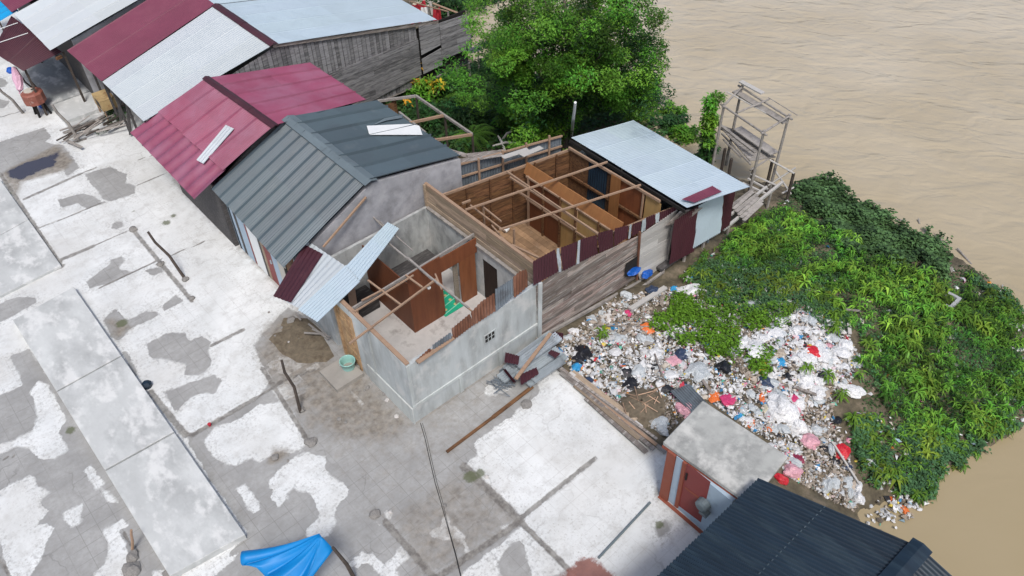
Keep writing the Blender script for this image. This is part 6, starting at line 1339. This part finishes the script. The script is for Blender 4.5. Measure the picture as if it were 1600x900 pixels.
for px, py in ((570, 610), (575, 605), (540, 660), (530, 655), (605, 625), (450, 720), (440, 512), (452, 535), (420, 488), (430, 525), (587, 592), (600, 615), (634, 640), (620, 650), (610, 800), (995 - 300, 790), (760, 745)):
    rock(px, py, random.uniform(.03, .07), 'small pale stone chip scattered on the bare paving', 'stone chips on the bare paving', 'whitefloor' if random.random() < .5 else 'rock')
# soil heap beside the entrance
c = P(467, 530, 0); mb = MB(); n_ = 22
rows = [[mb.vert(c + V(.75 * s_ * math.cos(t) * (1 + .55 * mnoise.noise(Vector((math.cos(t) * 1.4, math.sin(t) * 1.4, 3)))), 1.05 * s_ * math.sin(t) * (1 + .55 * mnoise.noise(Vector((math.cos(t) * 1.4, math.sin(t) * 1.4, 3)))), .035 * (1 - s_ ** 2) ** .8 + .025 * random.random() * (s_ < .95) - (.01 if s_ > .95 else 0))) for t in np.linspace(0, 6.28, n_, False)] for s_ in (.03, .2, .4, .6, .8, .92, 1.0)]
for j in range(6):
    for i in range(n_): mb.f.append([rows[j][i], rows[j][(i + 1) % n_], rows[j + 1][(i + 1) % n_], rows[j + 1][i]]); mb.c.append((1, 1, 1)); mb.m.append(0)
tag(mb.build('soil_heap', MAT['sand'], smooth=True), 'low heap of damp brown soil below the pale blue sheet', 'heap')
for k, (a, b_) in enumerate((((482, 506), (512, 530)), ((488, 514), (516, 527)), ((475, 520), (508, 522)), ((462, 490), (470, 500)))):
    mb = MB(); mb.beam(P(*a, .25), P(*b_, .2), .05, .03); tag(mb.build('stick', MAT['greypole']), 'grey stick lying on the soil heap by the entrance', 'stick', 'sticks on the soil heap')
# bucket
b = P(546, 578, 0); t = thing('bucket', 'turquoise plastic bucket beside the cement step', 'bucket', b)
mb = MB(); n_ = 28
prof = [(.15, .0), (.16, .02), (.185, .2), (.205, .37), (.225, .375), (.225, .4), (.205, .405), (.195, .385), (.175, .2), (.15, .03), (.01, .028)]
rows = [[mb.vert(b + V(r_ * math.cos(a), r_ * math.sin(a), z)) for a in np.linspace(0, 6.283, n_, False)] for r_, z in prof]
for j in range(len(prof) - 1):
    for i in range(n_): mb.f.append([rows[j][i], rows[j][(i + 1) % n_], rows[j + 1][(i + 1) % n_], rows[j + 1][i]]); mb.c.append((1, 1, 1)); mb.m.append(0)
mb.build('tub', MAT['bucket'], t, smooth=True)
mb = MB(); mb.tube([b + V(.23 * math.cos(a), .23 * math.sin(a), .36 - .17 * math.sin(a) if math.sin(a) > 0 else .36) for a in np.linspace(0, math.pi, 12)], .008, 5); mb.build('handle', MAT['zinc'], t)
# cable lying across the paving
pc = [(657, 661), (664, 685), (670, 712), (680, 755), (688, 782), (700, 825), (712, 868), (722, 910)]
mb = MB(); mb.tube([P(*k, .02) for k in pc], .008, 5); tag(mb.build('cable', MAT['cable']), 'thin black cable running from the house corner down the paving', 'cable')
mb = MB(); mb.tube([P(a + (3 if i < 5 else 1), b_, .02) for i, (a, b_) in enumerate(pc)], .005, 5); tag(mb.build('cable', MAT['cable']), 'thinner second cable running beside the black cable', 'cable')
# small coloured things
mb = MB(); c = P(231, 604, 0); mb.tube([c, c + V(0, 0, .12), c + V(0, 0, .2)], [.12, .14, .07], 9); tag(mb.build('plastic_bag', MAT['navy']), 'small dark bag lying against the edge of the long slab', 'bag')
mb = MB(); c = P(328, 665, 0); mb.tube([c, c + V(0, 0, .08)], [.035, .05], 10); tag(mb.build('cup', MAT['redcloth']), 'small red cup on the paving groove right of the long slab', 'cup')
# red-brown box on legs with pink plastic
b = P(50, 170, 0); t = thing('vending_box', 'red-brown box on dark legs standing by the stage at the left', 'box', b); u0 = P(45, 146, 1.0)
mb = MB(); w_ = V(u0[0] + .1, u0[1], .85)
mb.tube([w_ - V(0, 0, .32), w_ - V(0, 0, .25), w_ + V(0, 0, .15), w_ + V(0, 0, .2)], [.3, .42, .42, .36], 10); bx_ = mb.build('box_body', MAT['boxbrown'], t)
mb = MB(); mb.tube([w_ + V(-.05, .1, .201), w_ + V(-.05, .1, .24)], [.2, .19], 9); ld = mb.build('lid', MAT['creampaint'], bx_)
mb = MB(); mb.tube([w_ + V(.08, .05, .202), w_ + V(.08, .05, .25)], .05, 7); mb.build('lid_hole', MAT['black'], bx_)
for dx, dy in ((-.12, .15), (-.1, -.15), (.18, .15), (.2, -.15)):
    mb = MB(); mb.tube([V(w_[0] + dx * 1.5, w_[1] + dy * 1.3, 0), V(w_[0] + dx, w_[1] + dy, .55)], .05, 6); mb.build('leg', MAT['black'], t)
b = P(30, 150, 0); mb = MB(); tp_ = [P(22, 107, 1.6), P(27, 122, 1.4), P(30, 132, 1.2), P(31, 140, 1.05), P(31, 146, .9)]
mb.tube(tp_, [.1, .2, .16, .12, .05], 8); tag(mb.build('plastic_wrap', MAT['pinkplastic']), 'bundle of pink plastic hanging beside the red-brown box', 'plastic')
for k, (px, py) in enumerate(((16, 110), (66, 164))):
    c = P(px, py, .1); mb = MB(); mb.tube([c - V(0, 0, .1), c, c + V(0, 0, .12)], [.13, .17, .1], 8); tag(mb.build('jug', MAT['deepblue']), ('small blue jug by the outer corner of the dark maroon awning', 'small blue jug at the foot of the stage by the dark pole')[k], 'jug')
# crate on legs under the white eave
b = P(163, 168, .0); t = thing('wooden_crate', 'yellow wooden crate on thin legs under the white roof eave', 'crate', b); z0 = .55; cx, cy = P(162, 152, .9)[:2]
mb = MB()
for k in range(5): mb.box(cx - .3, cx + .3, cy - .45 + k * .18, cy - .45 + k * .18 + .165, z0 + .42, z0 + .45, (random.uniform(.85, 1.15),) * 3)
mb.box(cx - .3, cx + .3, cy - .45, cy + .44, z0, z0 + .41); mb.build('crate_body', MAT['crate'], t)
mb = MB(); mb.box(cx - .31, cx - .301, cy - .3, cy + .15, z0 + .08, z0 + .36); mb.build('opening', MAT['darkpole'], t)
for dx in (-.26, .26):
    for dy in (-.4, .4): mb = MB(); mb.beam(V(cx + dx, cy + dy, 0), V(cx + dx, cy + dy, z0), .04, .04); mb.build('leg', MAT['timber'], t)
# pile of sticks
random.seed(21)
for k in range(34):
    u = random.random(); a0 = (92 + 75 * u + random.uniform(-8, 14), 214 - 26 * u + random.uniform(-8, 12)); dx = random.uniform(18, 48); sl = random.uniform(-.75, -.25) if random.random() < .8 else random.uniform(.1, .5)
    h = random.uniform(.03, .32); p, q = P(*a0, h), P(a0[0] + dx, a0[1] + dx * sl, h + random.uniform(-.05, .12))
    q[2] = max(q[2], .03); mb = MB(); g = random.uniform(.6, 1.5); (mb.beam(p, q, random.uniform(.05, .12), .03, (g, g, g)) if random.random() < .5 else mb.tube([p, q], random.uniform(.02, .04), 5, (g, g, g)))
    tag(mb.build('stick', MAT['greypole' if random.random() < .55 else 'darkpole']), 'old grey stick in the pile beside the white roofed stall', 'stick', 'sticks piled beside the stall')
shr = P(185, 190, 0); t = thing('shrub', 'small dark weedy plant growing in the pile of sticks', 'shrub', shr); mb = MB(); mb.tube([shr, shr + V(0, 0, .3)], [.02, .01], 5); mb.build('stem', MAT['bark'], t)
cloud('foliage', shr + rng.normal(size=(8, 3)) * V(.3, .3, .08) + V(0, 0, .15), .18, 50, .09, MAT['darkleaf'], t)
# long boards on the edge of the plaza
random.seed(8)
BL = []
for k in range(17):
    u = k / 16; a = (870 + 26 * u + random.uniform(-5, 8), 566 + 34 * u + random.uniform(-4, 4)); f0 = random.uniform(0, .25) if k % 3 else 0; f1 = random.uniform(.7, 1.0)
    d = (166 - 22 * u + random.uniform(-6, 6), 128 - 6 * u + random.uniform(-8, 6)); BL.append(((a[0] + d[0] * f0, a[1] + d[1] * f0), (a[0] + d[0] * f1, a[1] + d[1] * f1), random.choice([.07, .09, .11, .14, .16])))
for k, (a, b_, w_) in enumerate(BL):
    h = .03 + .03 * (k % 4); g = random.uniform(.6, 1.25); mb = MB(); mb.beam(P(*a, h), P(*b_, h + .01), w_, .03, (g, g, g)); tag(mb.build('board', MAT[('greywood', 'frontwood', 'greypole', 'greywood', 'timber', 'palewood', 'greypole')[k % 7]]), 'long old board stacked along the plaza edge beside the rubbish', 'board', 'long boards stacked along the plaza edge')
mb = MB(); mb.beam(P(698, 706, .05), P(770, 652, .06), .07, .05); mb.beam(P(770, 652, .06), P(832, 604, .1), .1, .04); tag(mb.build('plank', MAT['brownwood']), 'long brown plank lying on the paving below the scrap roofing', 'plank')
# scrap roofing pile against the wall
SC = [((780, 580), .9, 1.0, .12, 'oldzinc'), ((792, 566), 1.0, .9, .3, 'zinc'), ((786, 574), .85, 1.2, .22, 'zinc'), ((806, 584), .95, 1.0, .3, 'zinc'), ((802, 568), 1.0, 1.0, .42, 'zinc'), ((818, 596), .9, .9, .24, 'zinc'), ((828, 590), .72, .8, .34, 'zinc'), ((776, 588), .5, 1.1, .2, 'zinc')]
for k, ((ox, oy), sl, sw_, h, mt) in enumerate(SC):
    a, l, wv = np.array([ox, oy]), np.array([66, -44 - (k % 3) * 4]) * sl, np.array([12, 11]) * sw_
    px = [a, a + l, a + l + wv, a + wv]; q = [P(*p, h + .04 * math.sin(i * 2 + k)) for i, p in enumerate(px)]
    mb = MB(); mb.corr(q[0], q[3], q[2], q[1], 5, amp=.045, per=8, rows=3, lap=99, lift=0, sag=.02); tag(mb.build('roofing_sheet', MAT[mt]), 'bent galvanised roofing sheet in the scrap pile against the concrete wall', 'roofing sheet', 'galvanised sheets in the scrap pile')
for k, (px, h) in enumerate((([(790, 550), (812, 556), (810, 570), (788, 566)], .62), ([(812, 586), (838, 574), (842, 584), (814, 602)], .5), ([(862, 546), (877, 552), (868, 560), (856, 552)], .56), ([(864, 518), (880, 520), (880, 532), (862, 528)], .4), ([(786, 578), (790, 577), (806, 597), (802, 598)], .45))):
    q = [P(a, b_, h) for a, b_ in px]; mb = MB(); mb.corr(*q, 5, amp=.015, per=6, rows=2, lap=99, lift=0)
    tag(mb.build('roofing_sheet', MAT['darkmaroon']), ('dark maroon sheet lying at the upper left of the scrap pile', 'dark maroon sheet at the lower front of the scrap pile', 'small maroon piece at the right end of the scrap pile', 'maroon offcut at the top of the scrap pile by the plank wall', 'narrow maroon strip at the left end of the scrap pile')[k], 'roofing sheet')
mb = MB(); mb.beam(P(806, 592, .7), P(860, 521, .75), .1, .04); tag(mb.build('plank', MAT['timber']), 'brown plank lying diagonally across the scrap roofing pile', 'plank')
mb = MB(); c = P(790, 598, .05); wp = []
for k in range(70): wp.append(c + V(random.gauss(0, .26), random.gauss(0, .18), random.uniform(0, .16)))
mb.tube(wp, .011, 5)
tag(mb.build('wire_mesh', MAT['oldzinc']), 'tangle of grey wire at the lower left end of the scrap pile', 'wire')
# white pipe groove on the right pad
mb = MB(); mb.tube([P(935, 872, .03), P(1016, 785, .03)], .03, 7); tag(mb.build('pipe', MAT['greycap']), 'grey pipe lying on the white paving in front of the booth', 'pipe')
